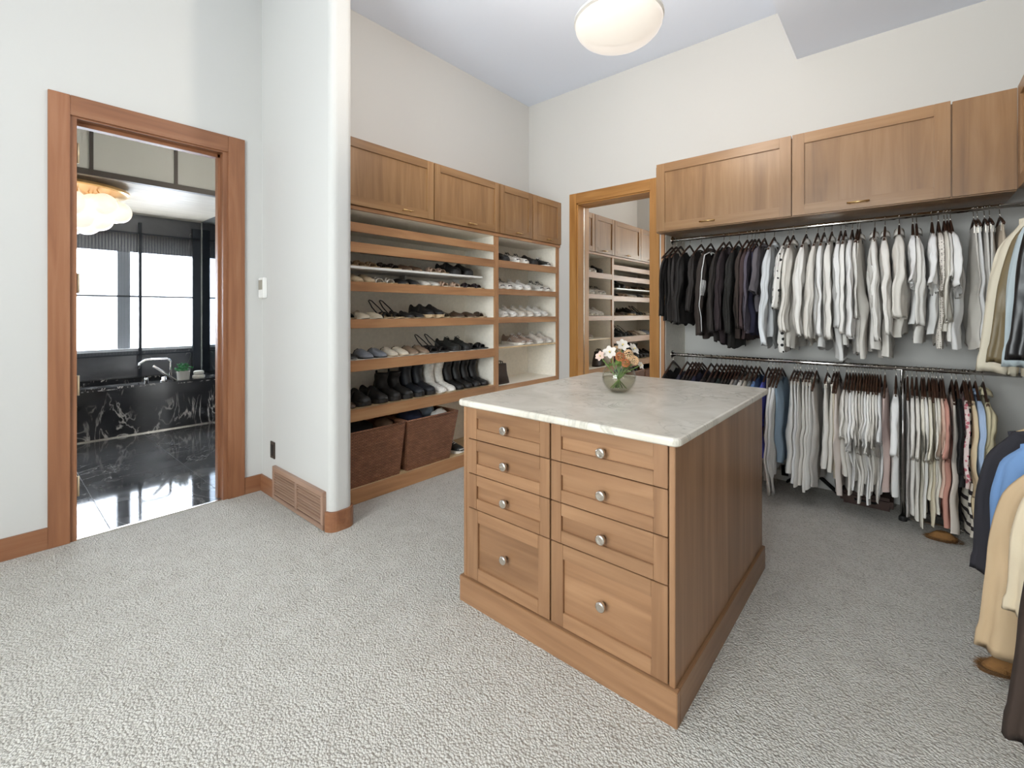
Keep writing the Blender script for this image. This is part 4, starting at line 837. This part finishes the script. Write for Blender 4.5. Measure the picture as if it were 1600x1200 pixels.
coat(2.16, False, 'padded_jacket', 'jacket', 'cream padded jacket between the beige coat and the brown hoodie', cm('creampad', (232, 214, 184)), hc, 0.315, 0.46, (0.08, 0.075), 0.62)
coat(1.90, False, 'brown_hoodie', 'jacket', 'dark brown fleece hoodie on the lower coat rod', cm('darkbrown', (62, 48, 40)), hc, 0.35, 0.69, (0.08, 0.055), 0.74, hood=True)

# ================================================================== SHOES  (local: heel at x=0, toe toward +X, sole on z=0)
OUT = [(0.0, 0.30), (0.02, 0.52), (0.07, 0.72), (0.18, 0.80), (0.35, 0.74), (0.5, 0.80), (0.66, 0.98), (0.78, 1.0), (0.88, 0.88), (0.95, 0.62), (1.0, 0.26)]
def prof_at(P, t):
    for i in range(len(P)-1):
        if t <= P[i+1][0]:
            a = (t-P[i][0])/(P[i+1][0]-P[i][0]); a = a*a*(3-2*a); return P[i][1]+(P[i+1][1]-P[i][1])*a
    return P[-1][1]
def sole_mesh(Lg, W, hh, ht, grow=1.0, lug=False):
    mb = MB(); top = []; bot = []
    for k in range(15):
        t = k/14; w_ = prof_at(OUT, t)*W*grow; zt = hh+(ht-hh)*min(1, max(0, (t-0.25)/0.35)); zb = 0 if hh-ht < 0.012 else (0 if t < 0.22 or t > 0.62 else max(0, zt-0.012))
        if t > 0.9: zb += 0.010*(t-0.9)/0.1
        mb.v += [(t*Lg, -w_, zb), (t*Lg, w_, zb), (t*Lg, w_*1.0, zt), (t*Lg, -w_*1.0, zt)]
    mb2 = MB(); mb2.loft([mb.v[4*k:4*k+4] for k in range(15)])
    return mb2.mesh('sole', False, 0.0)
def upper_mesh(Lg, W, base, Hp, open_to=0.36, dipd=0.5):
    rings = []
    for k in range(21):
        t = 0.005+0.99*k/20; w_ = prof_at(OUT, t)*W*0.97; h = prof_at(Hp, t); zb = prof_at(base, t); ring = []
        for j in range(18):
            a = 2*PI*j/18; ca, sa = math.cos(a), math.sin(a)
            z = zb+(h*abs(sa)**0.75 if sa > 0 else -0.003*abs(sa))
            if sa > 0.75 and 0.06 < t < open_to: z -= h*dipd*(sa-0.75)/0.25
            ring.append((t*Lg, w_*math.copysign(abs(ca)**0.8, ca)*(1-0.15*max(0, sa)), z))
        rings.append(ring)
    return MB().loft(rings).mesh('upper', True)
def lining_mesh(Lg, W, zb, h, t0, t1):
    rings = []
    for k in range(7):
        t = t0+(t1-t0)*k/6; q = math.sin(PI*(k+0.35)/6.7); w_ = prof_at(OUT, t)*W*0.52*q+0.001
        zz = prof_at(zb, t)+prof_at(h, t)*0.56+0.006
        rings.append([(t*Lg, -w_, zz), (t*Lg, w_, zz), (t*Lg, w_*0.8, zz-0.004), (t*Lg, -w_*0.8, zz-0.004)])
    return MB().loft(rings).mesh('lining', True)
SN = [(0, 0.055), (0.06, 0.072), (0.2, 0.066), (0.33, 0.078), (0.42, 0.080), (0.6, 0.058), (0.75, 0.042), (0.9, 0.034), (1.0, 0.012)]
LOW = [(0, 0.040), (0.06, 0.050), (0.3, 0.036), (0.45, 0.040), (0.6, 0.044), (0.78, 0.034), (0.92, 0.024), (1.0, 0.008)]
MULE = [(0, 0.004), (0.3, 0.006), (0.42, 0.050), (0.55, 0.056), (0.75, 0.040), (0.9, 0.026), (1.0, 0.008)]
BOOTF = [(0, 0.075), (0.06, 0.10), (0.3, 0.10), (0.42, 0.085), (0.55, 0.062), (0.75, 0.045), (0.92, 0.034), (1.0, 0.012)]
_sm = {}
def cached(key, fn):
    if key not in _sm: _sm[key] = fn()
    return _sm[key]
def mm(me, m):
    if not me.materials: me.materials.append(m)
    return me
_cp = {}
def leather(key, c, r=0.5):
    if key not in _cp: _cp[key] = plain('leather_'+key, c, r, nz=0.08, nscale=50, var=0.06)
    return _cp[key]
def shoe(kind, loc, rz, label, group, key, c, sole=(228, 222, 212), acc=(240, 236, 228), Lg=0.26, W=0.046, scale=1.0, shaft=0.2):
    t = thing({'sneaker': 'sneaker', 'flat': 'flat_shoe', 'mule': 'mule_shoe', 'sandal': 'sandal', 'sling': 'slingback_shoe', 'boot': 'boot', 'lug': 'lug_shoe'}[kind], label, {'boot': 'boot', 'sandal': 'sandal'}.get(kind, 'shoe'), loc, group, rz)
    M1, MS, MA, MD = leather(key, c), leather('s%d_%d_%d' % sole, sole, 0.6), leather('a%d_%d_%d' % acc, acc, 0.6), leather('dark_lining', (46, 40, 36), 0.8)
    def add(nm, ky, fn, m): me = cached((ky, round(W, 4), m.name), fn); mm(me, m); return meshobj(nm, me, t)
    if kind == 'sneaker':
        hs = 0.026; add('sole', ('ss', Lg), lambda: sole_mesh(Lg, W, 0.032, 0.022, 1.06), MS)
        bs = [(0, 0.030), (0.25, 0.030), (0.6, 0.021), (1, 0.021)]
        add('upper', ('su', Lg), lambda: upper_mesh(Lg, W, bs, SN), M1); add('lining', ('sl', Lg), lambda: lining_mesh(Lg, W, bs, SN, 0.06, 0.36), MD)
        def lc():
            mb = MB()
            for k in range(5):
                tt = 0.40+0.065*k; zz = prof_at(bs, tt)+prof_at(SN, tt); w_ = 0.020; mb.tube([(tt*Lg, -w_, zz-0.008), (tt*Lg+0.004, 0, zz+0.003), (tt*Lg, w_, zz-0.008)], 0.0035, 6)
            mb.tube([(0.40*Lg, 0, 0.11), (0.43*Lg, 0.02, 0.118), (0.47*Lg, 0.03, 0.10), (0.44*Lg, 0.006, 0.104), (0.47*Lg, -0.03, 0.098), (0.42*Lg, -0.02, 0.116), (0.40*Lg, 0, 0.108)], 0.003, 6)
            return mb.mesh('laces', True)
        add('laces', ('lace', Lg), lc, MA)
        def st():
            mb = MB()
            for sgn in (-1, 1): mb.tube([(0.32*Lg, sgn*W*0.80, 0.036), (0.42*Lg, sgn*W*0.76, 0.066), (0.5*Lg, sgn*W*0.80, 0.036)], 0.004, 6)
            mb.tube([(0.93*Lg, -W*0.62, 0.034), (0.985*Lg, 0, 0.036), (0.93*Lg, W*0.62, 0.034)], 0.006, 6)
            return mb.mesh('overlay', True)
        add('overlay', ('ov', Lg), st, leather('o%d_%d_%d' % tuple(int(x*0.8) for x in acc), tuple(int(x*0.8) for x in acc)))
    elif kind in ('flat', 'lug'):
        hs, ht = (0.012, 0.007) if kind == 'flat' else (0.042, 0.030); bs = [(0, hs), (1, ht)]
        Hp = LOW if kind == 'flat' else SN
        add('sole', (kind, 'sole', Lg), lambda: sole_mesh(Lg, W, hs, ht, 1.03 if kind == 'flat' else 1.1), MS)
        add('upper', (kind, 'up', Lg), lambda: upper_mesh(Lg, W, bs, Hp, 0.5 if kind == 'flat' else 0.36, 0.7), M1); add('lining', (kind, 'li', Lg), lambda: lining_mesh(Lg, W, bs, Hp, 0.07, 0.46 if kind == 'flat' else 0.35), MD)
        if kind == 'lug': add('strap', ('lugstrap', Lg), lambda: MB().tube([(0.5*Lg, -W*0.95, 0.05), (0.5*Lg, -W*0.6, 0.092), (0.5*Lg, W*0.6, 0.092), (0.5*Lg, W*0.95, 0.05)], 0.007, 6).mesh('strap', True), MD)
    elif kind == 'mule':
        bs = [(0, 0.012), (1, 0.009)]
        add('sole', ('mule', 'sole', Lg), lambda: sole_mesh(Lg, W, 0.014, 0.008, 1.04), MS); add('upper', ('mule', 'up', Lg), lambda: upper_mesh(Lg, W, bs, MULE, 0.4, 0.3), M1)
        add('trim', ('mule', 'tr', Lg), lambda: MB().tube([(0.42*Lg, -W*0.7, 0.02), (0.43*Lg, -W*0.5, 0.052), (0.44*Lg, 0, 0.064), (0.43*Lg, W*0.5, 0.052), (0.42*Lg, W*0.7, 0.02)], 0.0035, 6).mesh('trim', True), MD)
    elif kind in ('sandal', 'sling'):
        hs, ht = (0.014, 0.010) if kind == 'sandal' else (0.045, 0.012)
        add('sole', (kind, 'sole', Lg), lambda: sole_mesh(Lg, W, hs, ht, 1.0), MS)
        def band(t0, t1, hgt):
            def fn():
                rings = []
                for k in range(9):
                    a = PI*k/8; tt = t0+(t1-t0)*k/8; w_ = prof_at(OUT, tt)*W*1.02; zz = ht+hgt*math.sin(a)
                    rings.append([(tt*Lg-0.013, -w_*math.cos(a), zz), (tt*Lg+0.013, -w_*math.cos(a), zz-0.002), (tt*Lg+0.013, -w_*math.cos(a)*0.94, zz-0.005), (tt*Lg-0.013, -w_*math.cos(a)*0.94, zz-0.003)])
                return MB().loft(rings).mesh('strap', True)
            return fn
        add('strap', (kind, 's1', Lg), band(0.78, 0.70, 0.032), M1); add('strap', (kind, 's2', Lg), band(0.56, 0.62, 0.042), M1)
        if kind == 'sandal': add('strap', (kind, 's3', Lg), band(0.70, 0.52, 0.045), M1)
        else: add('heel_strap', ('hs', Lg), lambda: MB().tube([(0.55*Lg, -W*0.75, 0.03), (0.28*Lg, -W*0.7, 0.085), (0.06*Lg, -0.015, 0.135), (0.02*Lg, 0, 0.142), (0.06*Lg, 0.015, 0.135), (0.28*Lg, W*0.7, 0.085), (0.55*Lg, W*0.75, 0.03)], 0.0045, 6).mesh('heel_strap', True), M1)
    elif kind == 'boot':
        hs, ht = (0.045, 0.032) if scale > 1 else (0.034, 0.010); bs = [(0, hs), (0.25, hs), (0.6, ht), (1, ht)]; sk = 'b%.3f%.2f' % (shaft, scale)
        add('sole', ('boot', 'sole', sk, Lg), lambda: sole_mesh(Lg, W, hs, ht, 1.1 if scale > 1 else 1.0), MS); add('foot', ('boot', 'ft', sk, Lg), lambda: upper_mesh(Lg, W, bs, BOOTF, 0.0), M1)
        def shf():
            rings = []
            for k in range(12):
                q = k/11; z = hs+0.03+q*(shaft-0.03); cxx = 0.085-0.012*math.sin(PI*q); rx = 0.062-0.008*math.sin(PI*q)+0.004*math.sin(9*q); ry = 0.044+0.003*q
                rings.append([(cxx+rx*math.cos(2*PI*j/18), ry*math.sin(2*PI*j/18), z+0.006*math.cos(2*PI*j/18)*q) for j in range(18)])
            for k in range(3):
                q = 1-0.12*k; rings.append([(0.085+0.054*math.cos(2*PI*j/18), 0.038*math.sin(2*PI*j/18), hs+shaft*q) for j in range(18)])
            return MB().loft(rings).mesh('shaft', True)
        add('shaft', ('boot', 'sh', sk, Lg), shf, M1)
        add('pull_tab', ('boot', 'pt', sk), lambda: MB().box(0.018, 0.026, -0.008, 0.008, hs+shaft-0.03, hs+shaft+0.018).mesh('pull_tab', False, 0.002), MD)
    return t
rs = random.Random(21)
XT = -2.862
def row(z, items, grp, xt=XT, y0=None, y1=None):
    rz = math.radians(7); L_ = []
    if y0 is None: y0, y1 = (SY0+0.06, SD0-0.012) if items[0][0] < 775 else (SD1+0.004, SE0-0.004)
    for px, kind, label, key, c, kw in items:
        kw = dict(kw); kw['Lg'] = kw.get('Lg', 0.26)*1.08; kw['W'] = kw.get('W', 0.046)*1.06
        hw = kw['W']*{'lug': 1.11, 'sneaker': 1.07, 'boot': 1.11 if kw.get('scale', 1) > 1 else 1.0, 'flat': 1.04, 'mule': 1.05}.get(kind, 1.03)/math.cos(rz)+0.0012
        L_.append([YonX(px, xt)-0.055, hw, kind, label, key, c, kw])
    sw = 0.5*math.sin(rz)*0.28                       # middle of a turned shoe lies this far beyond its heel
    tot = sum(2*a[1] for a in L_)
    if tot > y1-y0:
        f = (y1-y0)/tot
        for a in L_: a[1] *= f; a[6]['W'] *= f*0.985
    for _ in range(400):
        for a, b in zip(L_[:-1], L_[1:]):
            o_ = (a[1]+b[1])-(b[0]-a[0])
            if o_ > 0: a[0] -= o_/2; b[0] += o_/2
        for a in L_: a[0] = min(max(a[0], y0+a[1]-sw*0.3), y1-a[1]-sw*1.7)
    for n_ in range(1, len(L_)): L_[n_][0] = max(L_[n_][0], L_[n_-1][0]+L_[n_-1][1]+L_[n_][1])
    for y, hw, kind, label, key, c, kw in L_:
        shoe(kind, (xt-kw['Lg'], y, z), rz, label, grp, key, c, **kw)
wsn = dict(sole=(226, 220, 210), acc=(240, 236, 230)); bsl = dict(sole=(36, 32, 30), acc=(30, 28, 26)); tsl = dict(sole=(196, 170, 134), acc=(70, 60, 50), Lg=0.25, W=0.042)
bw = dict(sole=(228, 224, 216), acc=(52, 46, 42))
row(1.631, [(563, 'sandal', 'brown strappy sandal on the thin loose board', 'brown', (92, 68, 50), tsl), (578, 'sandal', 'tan strappy sandal on the thin loose board', 'tan', (176, 146, 110), tsl), (595, 'sandal', 'tan strappy sandal on the thin loose board', 'tan', (176, 146, 110), tsl),
    (613, 'sandal', 'dark braided sandal on the thin loose board', 'dkbrown', (60, 50, 42), tsl), (629, 'sandal', 'dark braided sandal on the thin loose board', 'dkbrown', (60, 50, 42), tsl), (646, 'flat', 'brown flat with a pale sole on the thin loose board', 'brown', (92, 68, 50), tsl), (662, 'flat', 'brown flat with a pale sole on the thin loose board', 'brown', (92, 68, 50), tsl),
    (690, 'sandal', 'blush flat sandal on the thin loose board', 'blush', (214, 182, 160), tsl), (704, 'sandal', 'blush flat sandal on the thin loose board', 'blush', (214, 182, 160), tsl),
    (722, 'lug', 'bulky black shoe at the divider end of the thin loose board', 'black', (30, 28, 28), bsl), (741, 'lug', 'bulky black shoe at the divider end of the thin loose board', 'black', (30, 28, 28), bsl)], 'shoes on the loose board', -2.875)
row(1.52, [(556, 'sandal', 'white slide under the loose board by the short wall', 'white', (232, 226, 216), tsl), (570, 'mule', 'beige and black mule under the loose board', 'beige', (196, 174, 142), tsl), (584, 'mule', 'beige and black mule under the loose board', 'beige', (196, 174, 142), tsl),
    (603, 'sandal', 'white strappy sandal under the loose board', 'white', (232, 226, 216), tsl), (622, 'sandal', 'white strappy sandal under the loose board', 'white', (232, 226, 216), tsl), (641, 'flat', 'black knotted flat under the loose board', 'black', (30, 28, 28), tsl), (658, 'flat', 'black knotted flat under the loose board', 'black', (30, 28, 28), tsl),
    (675, 'flat', 'pale silver flat under the loose board', 'silver', (206, 200, 190), tsl), (690, 'flat', 'pale silver flat under the loose board', 'silver', (206, 200, 190), tsl), (708, 'sandal', 'blush wide strap slide under the loose board', 'blush', (214, 182, 160), dict(tsl, sole=(220, 206, 184))), (726, 'sandal', 'blush wide strap slide under the loose board', 'blush', (214, 182, 160), dict(tsl, sole=(220, 206, 184))),
    (744, 'sandal', 'dark purple brown sandal next to the shelf divider', 'aubergine', (52, 42, 46), tsl), (759, 'sandal', 'dark purple brown sandal next to the shelf divider', 'aubergine', (52, 42, 46), tsl)], 'shoes under the loose board')
spot = dict(sole=(226, 218, 204), acc=(84, 74, 62), Lg=0.26)
row(1.263, [(560, 'sandal', 'black strap sandal peeking out by the short wall', 'black', (30, 28, 28), tsl), (587, 'flat', 'beige speckled slip on shoe', 'speck', (208, 194, 170), spot), (609, 'flat', 'beige speckled slip on shoe', 'speck', (208, 194, 170), spot),
    (615, 'sling', 'black slingback with a raised heel strap on the shelf of speckled slip ons', 'black', (30, 28, 28), tsl), (630, 'sling', 'black slingback with a raised heel strap on the shelf of speckled slip ons', 'black', (30, 28, 28), tsl),
    (648, 'flat', 'black flat on the shelf of speckled slip ons', 'black', (30, 28, 28), tsl), (664, 'flat', 'black flat on the shelf of speckled slip ons', 'black', (30, 28, 28), tsl), (680, 'lug', 'chunky black shoe on the shelf of speckled slip ons', 'black', (30, 28, 28), tsl), (695, 'lug', 'chunky black shoe on the shelf of speckled slip ons', 'black', (30, 28, 28), tsl),
    (708, 'sandal', 'pewter sandal between black shoes and brown flats', 'pewter', (128, 118, 104), tsl), (728, 'flat', 'dark brown loafer next to the shelf divider', 'umber', (74, 56, 42), tsl), (746, 'flat', 'dark brown loafer next to the shelf divider', 'umber', (74, 56, 42), tsl), (763, 'sandal', 'dark brown buckled sandal against the shelf divider', 'umber', (74, 56, 42), tsl)], 'shoes on the slingback shelf')
row(0.98, [(560, 'flat', 'black shoe with a white edge by the short wall', 'black', (30, 28, 28), dict(sole=(230, 226, 218))), (585, 'mule', 'slate blue mule beside the cream white ones', 'slateblue', (136, 140, 148), bsl), (607, 'mule', 'slate blue mule beside the cream white ones', 'slateblue', (136, 140, 148), bsl), (626, 'mule', 'cream white loafer mule', 'cream', (228, 216, 196), tsl), (641, 'mule', 'cream white loafer mule', 'cream', (228, 216, 196), tsl),
    (655, 'mule', 'taupe suede mule beside the black slingback sandals', 'taupe', (140, 118, 98), dict(tsl, sole=(206, 192, 170))), (673, 'mule', 'taupe suede mule beside the black slingback sandals', 'taupe', (140, 118, 98), dict(tsl, sole=(206, 192, 170))), (690, 'sling', 'black slingback sandal beside the taupe mules', 'black', (30, 28, 28), bsl), (704, 'sling', 'black slingback sandal beside the taupe mules', 'black', (30, 28, 28), bsl),
    (722, 'sneaker', 'black laced shoe beside the slingback sandals', 'softblack', (38, 38, 36), dict(bsl)), (738, 'sneaker', 'black laced shoe beside the slingback sandals', 'softblack', (38, 38, 36), dict(bsl)), (753, 'sandal', 'black multi strap sandal against the divider', 'black', (30, 28, 28), bsl), (767, 'sandal', 'black multi strap sandal against the divider', 'black', (30, 28, 28), bsl)], 'shoes on the mule shelf')
row(0.645, [(558, 'flat', 'dark brown shoe by the short wall on the boot shelf', 'umber', (74, 56, 42), bsl), (580, 'lug', 'black thick soled shoe with a strap', 'black', (30, 28, 28), dict(bsl, W=0.052)), (611, 'lug', 'black thick soled shoe with a strap', 'black', (30, 28, 28), dict(bsl, W=0.052)),
    (628, 'boot', 'black buckled ankle boot beside the tall chunky boots', 'boot1', (36, 33, 31), dict(bsl, shaft=0.15, scale=1.1)), (646, 'boot', 'black buckled ankle boot beside the tall chunky boots', 'boot1', (36, 33, 31), dict(bsl, shaft=0.15, scale=1.1)),
    (663, 'boot', 'tall black chunky soled boot', 'boot2', (30, 32, 38), dict(bsl, shaft=0.215, scale=1.2)), (681, 'boot', 'tall black chunky soled boot', 'boot2', (30, 32, 38), dict(bsl, shaft=0.215, scale=1.2)), (700, 'boot', 'white ankle boot among the black boots', 'bootw', (236, 232, 224), dict(sole=(232, 228, 220), shaft=0.20)), (714, 'boot', 'white ankle boot among the black boots', 'bootw', (236, 232, 224), dict(sole=(232, 228, 220), shaft=0.20)),
    (734, 'boot', 'smooth black heeled boot beside the white boots', 'boot3', (28, 26, 26), dict(bsl, shaft=0.21)), (746, 'boot', 'smooth black heeled boot beside the white boots', 'boot3', (28, 26, 26), dict(bsl, shaft=0.21)), (756, 'boot', 'black ankle boot against the shelf divider', 'boot3', (28, 26, 26), dict(bsl, shaft=0.20)), (767, 'boot', 'black ankle boot against the shelf divider', 'boot3', (28, 26, 26), dict(bsl, shaft=0.20))], 'boots on the boot shelf')
row(1.795, [(798, 'lug', 'black shoe behind the white trainers on the highest sneaker shelf', 'black', (30, 28, 28), bsl), (815, 'sneaker', 'white trainer with dark toe on the highest sneaker shelf', 'whitesn', (226, 220, 212), bw), (828, 'sneaker', 'white trainer with dark toe on the highest sneaker shelf', 'whitesn', (226, 220, 212), bw), (842, 'lug', 'black low shoe between the white trainers and the strappy trainer', 'black', (30, 28, 28), bsl), (862, 'sneaker', 'black trainer with white straps at the end of the highest sneaker shelf', 'softblack', (38, 38, 36), dict(sole=(230, 226, 220), acc=(238, 234, 228)))], 'shoes on the highest sneaker shelf')
row(1.53, [(790, 'sneaker', 'white sneaker with black toe beside the divider', 'whitesn', (226, 220, 212), bw), (802, 'sneaker', 'white sneaker with black toe beside the divider', 'whitesn', (226, 220, 212), bw), (819, 'sneaker', 'all white sneaker on the second sneaker shelf', 'puresn', (234, 230, 224), wsn), (832, 'sneaker', 'all white sneaker on the second sneaker shelf', 'puresn', (234, 230, 224), wsn), (851, 'sneaker', 'white high trainer with dark tip on the second sneaker shelf', 'greysn', (206, 202, 194), bw), (861, 'sneaker', 'white high trainer with dark tip on the second sneaker shelf', 'greysn', (206, 202, 194), bw)], 'shoes on the second sneaker shelf')
row(1.265, [(796, 'sneaker', 'white canvas sneaker beside the divider', 'puresn', (234, 230, 224), wsn), (810, 'sneaker', 'white canvas sneaker beside the divider', 'puresn', (234, 230, 224), wsn), (823, 'sneaker', 'off white laced sneaker on the third sneaker shelf', 'offsn', (216, 206, 192), wsn), (836, 'sneaker', 'off white laced sneaker on the third sneaker shelf', 'offsn', (216, 206, 192), wsn), (848, 'sneaker', 'white running shoe at the wall end of the third sneaker shelf', 'puresn', (234, 230, 224), wsn), (858, 'sneaker', 'white running shoe at the wall end of the third sneaker shelf', 'puresn', (234, 230, 224), wsn)], 'shoes on the third sneaker shelf')
row(0.985, [(823, 'sneaker', 'taupe running shoe on the thin sneaker shelf', 'taupesn', (160, 138, 124), wsn), (834, 'sneaker', 'taupe running shoe on the thin sneaker shelf', 'taupesn', (160, 138, 124), wsn), (852, 'sneaker', 'pale sneaker beside the taupe running shoes', 'palesn', (212, 202, 192), wsn), (864, 'sneaker', 'pale sneaker beside the taupe running shoes', 'palesn', (212, 202, 192), wsn)], 'shoes on the thin sneaker shelf')
row(0.10, [(727, 'sneaker', 'dark sneaker with a white sole beside the wicker baskets', 'softblack', (38, 38, 36), wsn)], 'shoes beside the baskets')
# tote bag on the low sneaker-side shelf
tb = thing('tote_bag', 'small dark brown leather bag standing on the low shelf beside the divider', 'bag', (-2.95, 3.23, 0.625))
rings = []
for q in range(9):
    t = q/8; wy = 0.115-0.025*t; wx = 0.05-0.03*t
    rings.append([(-2.95+wx*math.copysign(abs(math.cos(a))**0.5, math.cos(a))+0.004*math.sin(7*t+a), 3.235+wy*math.copysign(abs(math.sin(a))**0.5, math.sin(a)), 0.625+0.19*t) for a in [2*PI*j/24 for j in range(24)]])
part('body', MB().loft(rings), leather('bag', (52, 38, 30), 0.5), tb, True)
for s in (-1, 1): part('handle', MB().tube([(-2.95+s*0.012, 3.19, 0.80), (-2.95+s*0.012, 3.20, 0.835), (-2.95+s*0.012, 3.235, 0.845), (-2.95+s*0.012, 3.27, 0.835), (-2.95+s*0.012, 3.28, 0.80)], 0.005, 6), leather('bag', (52, 38, 30), 0.5), tb, True)
# wicker baskets with clothes
def blob(name, c, s, m, label, cat, sd, group=None):
    mb = MB(); rings = []
    for i in range(1, 14):
        th = PI*i/14; rings.append([])
        for j in range(26):
            a = 2*PI*j/26; p = Vector((math.sin(th)*math.cos(a), math.sin(th)*math.sin(a), -math.cos(th))); f = 1+0.22*noise.noise(p*2.2+Vector((sd, 0, 0)))+0.12*noise.noise(p*5+Vector((0, sd, 0)))
            rings[-1].append((c[0]+s[0]*p.x*f, c[1]+s[1]*p.y*f, c[2]+s[2]*p.z*f))
    return tag(part(name, mb.loft(rings), m, None, True), label, cat, group)
for k, (y0, y1, t0, t1, lb) in enumerate(((1.575, 2.035, 1.55, 2.075, 'tall brown wicker basket full of dark clothes, next to the short wall'), (2.105, 2.53, 2.095, 2.612, 'tall brown wicker basket full of navy and white clothes'))):
    bk = thing('wicker_basket', lb, 'basket', (-3.0, (y0+y1)/2, 0.10), 'wicker baskets on the bottom shelf')
    def rect(x0, x1, ya, yb, z): 
        return [(x, y, z) for x, y in ((x0, ya), (x1, ya), (x1, yb), (x0, yb))]
    mb = MB(); mb.loft([rect(-3.16, -2.865, y0, y1, 0.10), rect(-3.19, -2.845, t0, t1, 0.478), rect(-3.178, -2.857, t0+0.012, t1-0.012, 0.478), rect(-3.15, -2.877, y0+0.012, y1-0.012, 0.115)])
    part('woven_body', mb, M['wicker'], bk)
    rim = [(-3.185, t0+0.004, 0.48), (-2.85, t0+0.004, 0.48), (-2.85, t1-0.004, 0.48), (-3.185, t1-0.004, 0.48), (-3.185, t0+0.004, 0.48)]
    for a, b in zip(rim[:-1], rim[1:]): part('rim', MB().tube([a, b], 0.009, 8), M['wicker'], bk, True)
    for n_ in range(9):                       # woven bands standing proud of the front
        z = 0.125+0.04*n_; q = (z-0.10)/0.378; xx = -2.865+0.02*q
        part('weave_band', MB().box(xx-0.004, xx+0.0035, y0+(t0-y0)*q+0.004, y1+(t1-y1)*q-0.004, z, z+0.016), M['wicker'], bk, False, 0.003)
blob('clothing_bundle', (-3.01, 1.745, 0.455), (0.11, 0.135, 0.075), cm('blackpile', (30, 30, 31)), 'crumpled black clothes in the basket next to the short wall', 'clothes', 1)
blob('clothing_bundle', (-2.99, 1.98, 0.455), (0.09, 0.056, 0.05), cm('tanpile', (132, 104, 84)), 'brown knit tucked beside the black clothes in a basket', 'clothes', 2)
blob('clothing_bundle', (-3.01, 2.235, 0.465), (0.11, 0.095, 0.075), cm('navypile', (32, 36, 58)), 'crumpled navy garment in the second basket', 'clothes', 3)
blob('clothing_bundle', (-3.08, 2.45, 0.475), (0.06, 0.075, 0.06), cm('bluepile', (178, 200, 222)), 'pale blue and white garment in the second basket', 'clothes', 4)
blob('clothing_bundle', (-2.935, 2.48, 0.455), (0.05, 0.08, 0.05), WH[0], 'white garment by the rim of the second basket', 'clothes', 5)

# ================================================================== UNDER THE CLOTHES
lr = thing('luggage_rack', 'dark folded luggage rack with crossed legs standing against the wall behind the white trousers', 'rack', (-0.52, 4.03, 0))
for y, a, b in ((4.052, (-0.68, 0.0), (-0.36, 0.27)), (4.034, (-0.68, 0.27), (-0.36, 0.0)), (4.016, (-0.68, 0.0), (-0.36, 0.27)), (3.998, (-0.68, 0.27), (-0.36, 0.0))):
    part('leg', MB().tube([(a[0], y, a[1]+0.009), (b[0], y, b[1]+0.009)], 0.0085, 8), M['black'], lr, True)
for x, z in ((-0.68, 0.279), (-0.36, 0.279)): part('top_bar', MB().tube([(x, 3.99, z), (x, 4.06, z)], 0.0085, 8), M['black'], lr, True)
ch_ = thing('storage_chest', 'low narrow dark storage chest against the wall under the lower rod', 'chest', (0.41, 4.03, 0))
part('body', B(0.02, 0.80, 3.993, 4.064, 0.0, 0.20), leather('chest', (44, 38, 36), 0.6), ch_, False, 0.006)
part('lid', B(0.01, 0.81, 3.988, 4.066, 0.195, 0.235), leather('chest', (44, 38, 36), 0.6), ch_, False, 0.006)
cs = thing('suitcase', 'flat brown suitcase lying beside the folded luggage rack', 'suitcase', (-0.19, 3.97, 0))
part('shell', B(-0.335, -0.05, 3.86, 4.064, 0.0, 0.085), leather('suit', (72, 50, 42), 0.5), cs, False, 0.02)
part('handle', MB().tube([(-0.25, 3.862, 0.045), (-0.25, 3.845, 0.045), (-0.14, 3.845, 0.045), (-0.14, 3.862, 0.045)], 0.007, 8), M['black'], cs, True)
for k, (x, y, rz, lb) in enumerate(((0.165, 3.60, 0.2, 'brown fuzzy slipper on the carpet below the long cream dress'), (0.27, 2.42, 0.5, 'brown fuzzy slipper on the carpet below the beige coat'))):
    sl = thing('fuzzy_slipper', lb, 'slipper', (x, y, 0)); mf = leather('fuzzy', (138, 98, 54), 0.9); ca, sa = math.cos(rz), math.sin(rz)
    def W2(p): return (x+ca*p[0]-sa*p[1], y+sa*p[0]+ca*p[1], p[2])
    part('sole', MB().loft([[W2((0.07*math.cos(2*PI*j/24), 0.034*math.sin(2*PI*j/24), z)) for j in range(24)] for z in (0, 0.014)]), leather('fuzzysole', (96, 68, 40), 0.9), sl)
    part('upper', MB().loft([[W2((0.006+(0.066-0.02*q)*math.cos(2*PI*j/24)*(1-0.3*q*q), (0.036-0.016*q)*math.sin(2*PI*j/24), 0.012+0.034*q)) for j in range(24)] for q in (0, 0.35, 0.7, 0.9, 1.0)]), mf, sl, True)
    mb = MB(); rr_ = random.Random(k)
    for n_ in range(1400):
        a = rr_.uniform(0, 2*PI); q = math.sqrt(rr_.random()); p = (0.01+0.078*q*math.cos(a), 0.042*q*math.sin(a), 0.004+0.04*(1-q)); d = (math.cos(a)*0.02*q+rr_.uniform(-1, 1)*0.01, math.sin(a)*0.02*q+rr_.uniform(-1, 1)*0.01, 0.012*(1-q)+0.003)
        b = len(mb.v); mb.v += [W2(p), W2((p[0]+0.003, p[1]+0.002, p[2])), W2((p[0]+d[0], p[1]+d[1], p[2]+d[2]))]; mb.f.append((b, b+1, b+2))
    part('fur', mb, mf, sl)['kind'] = 'stuff'
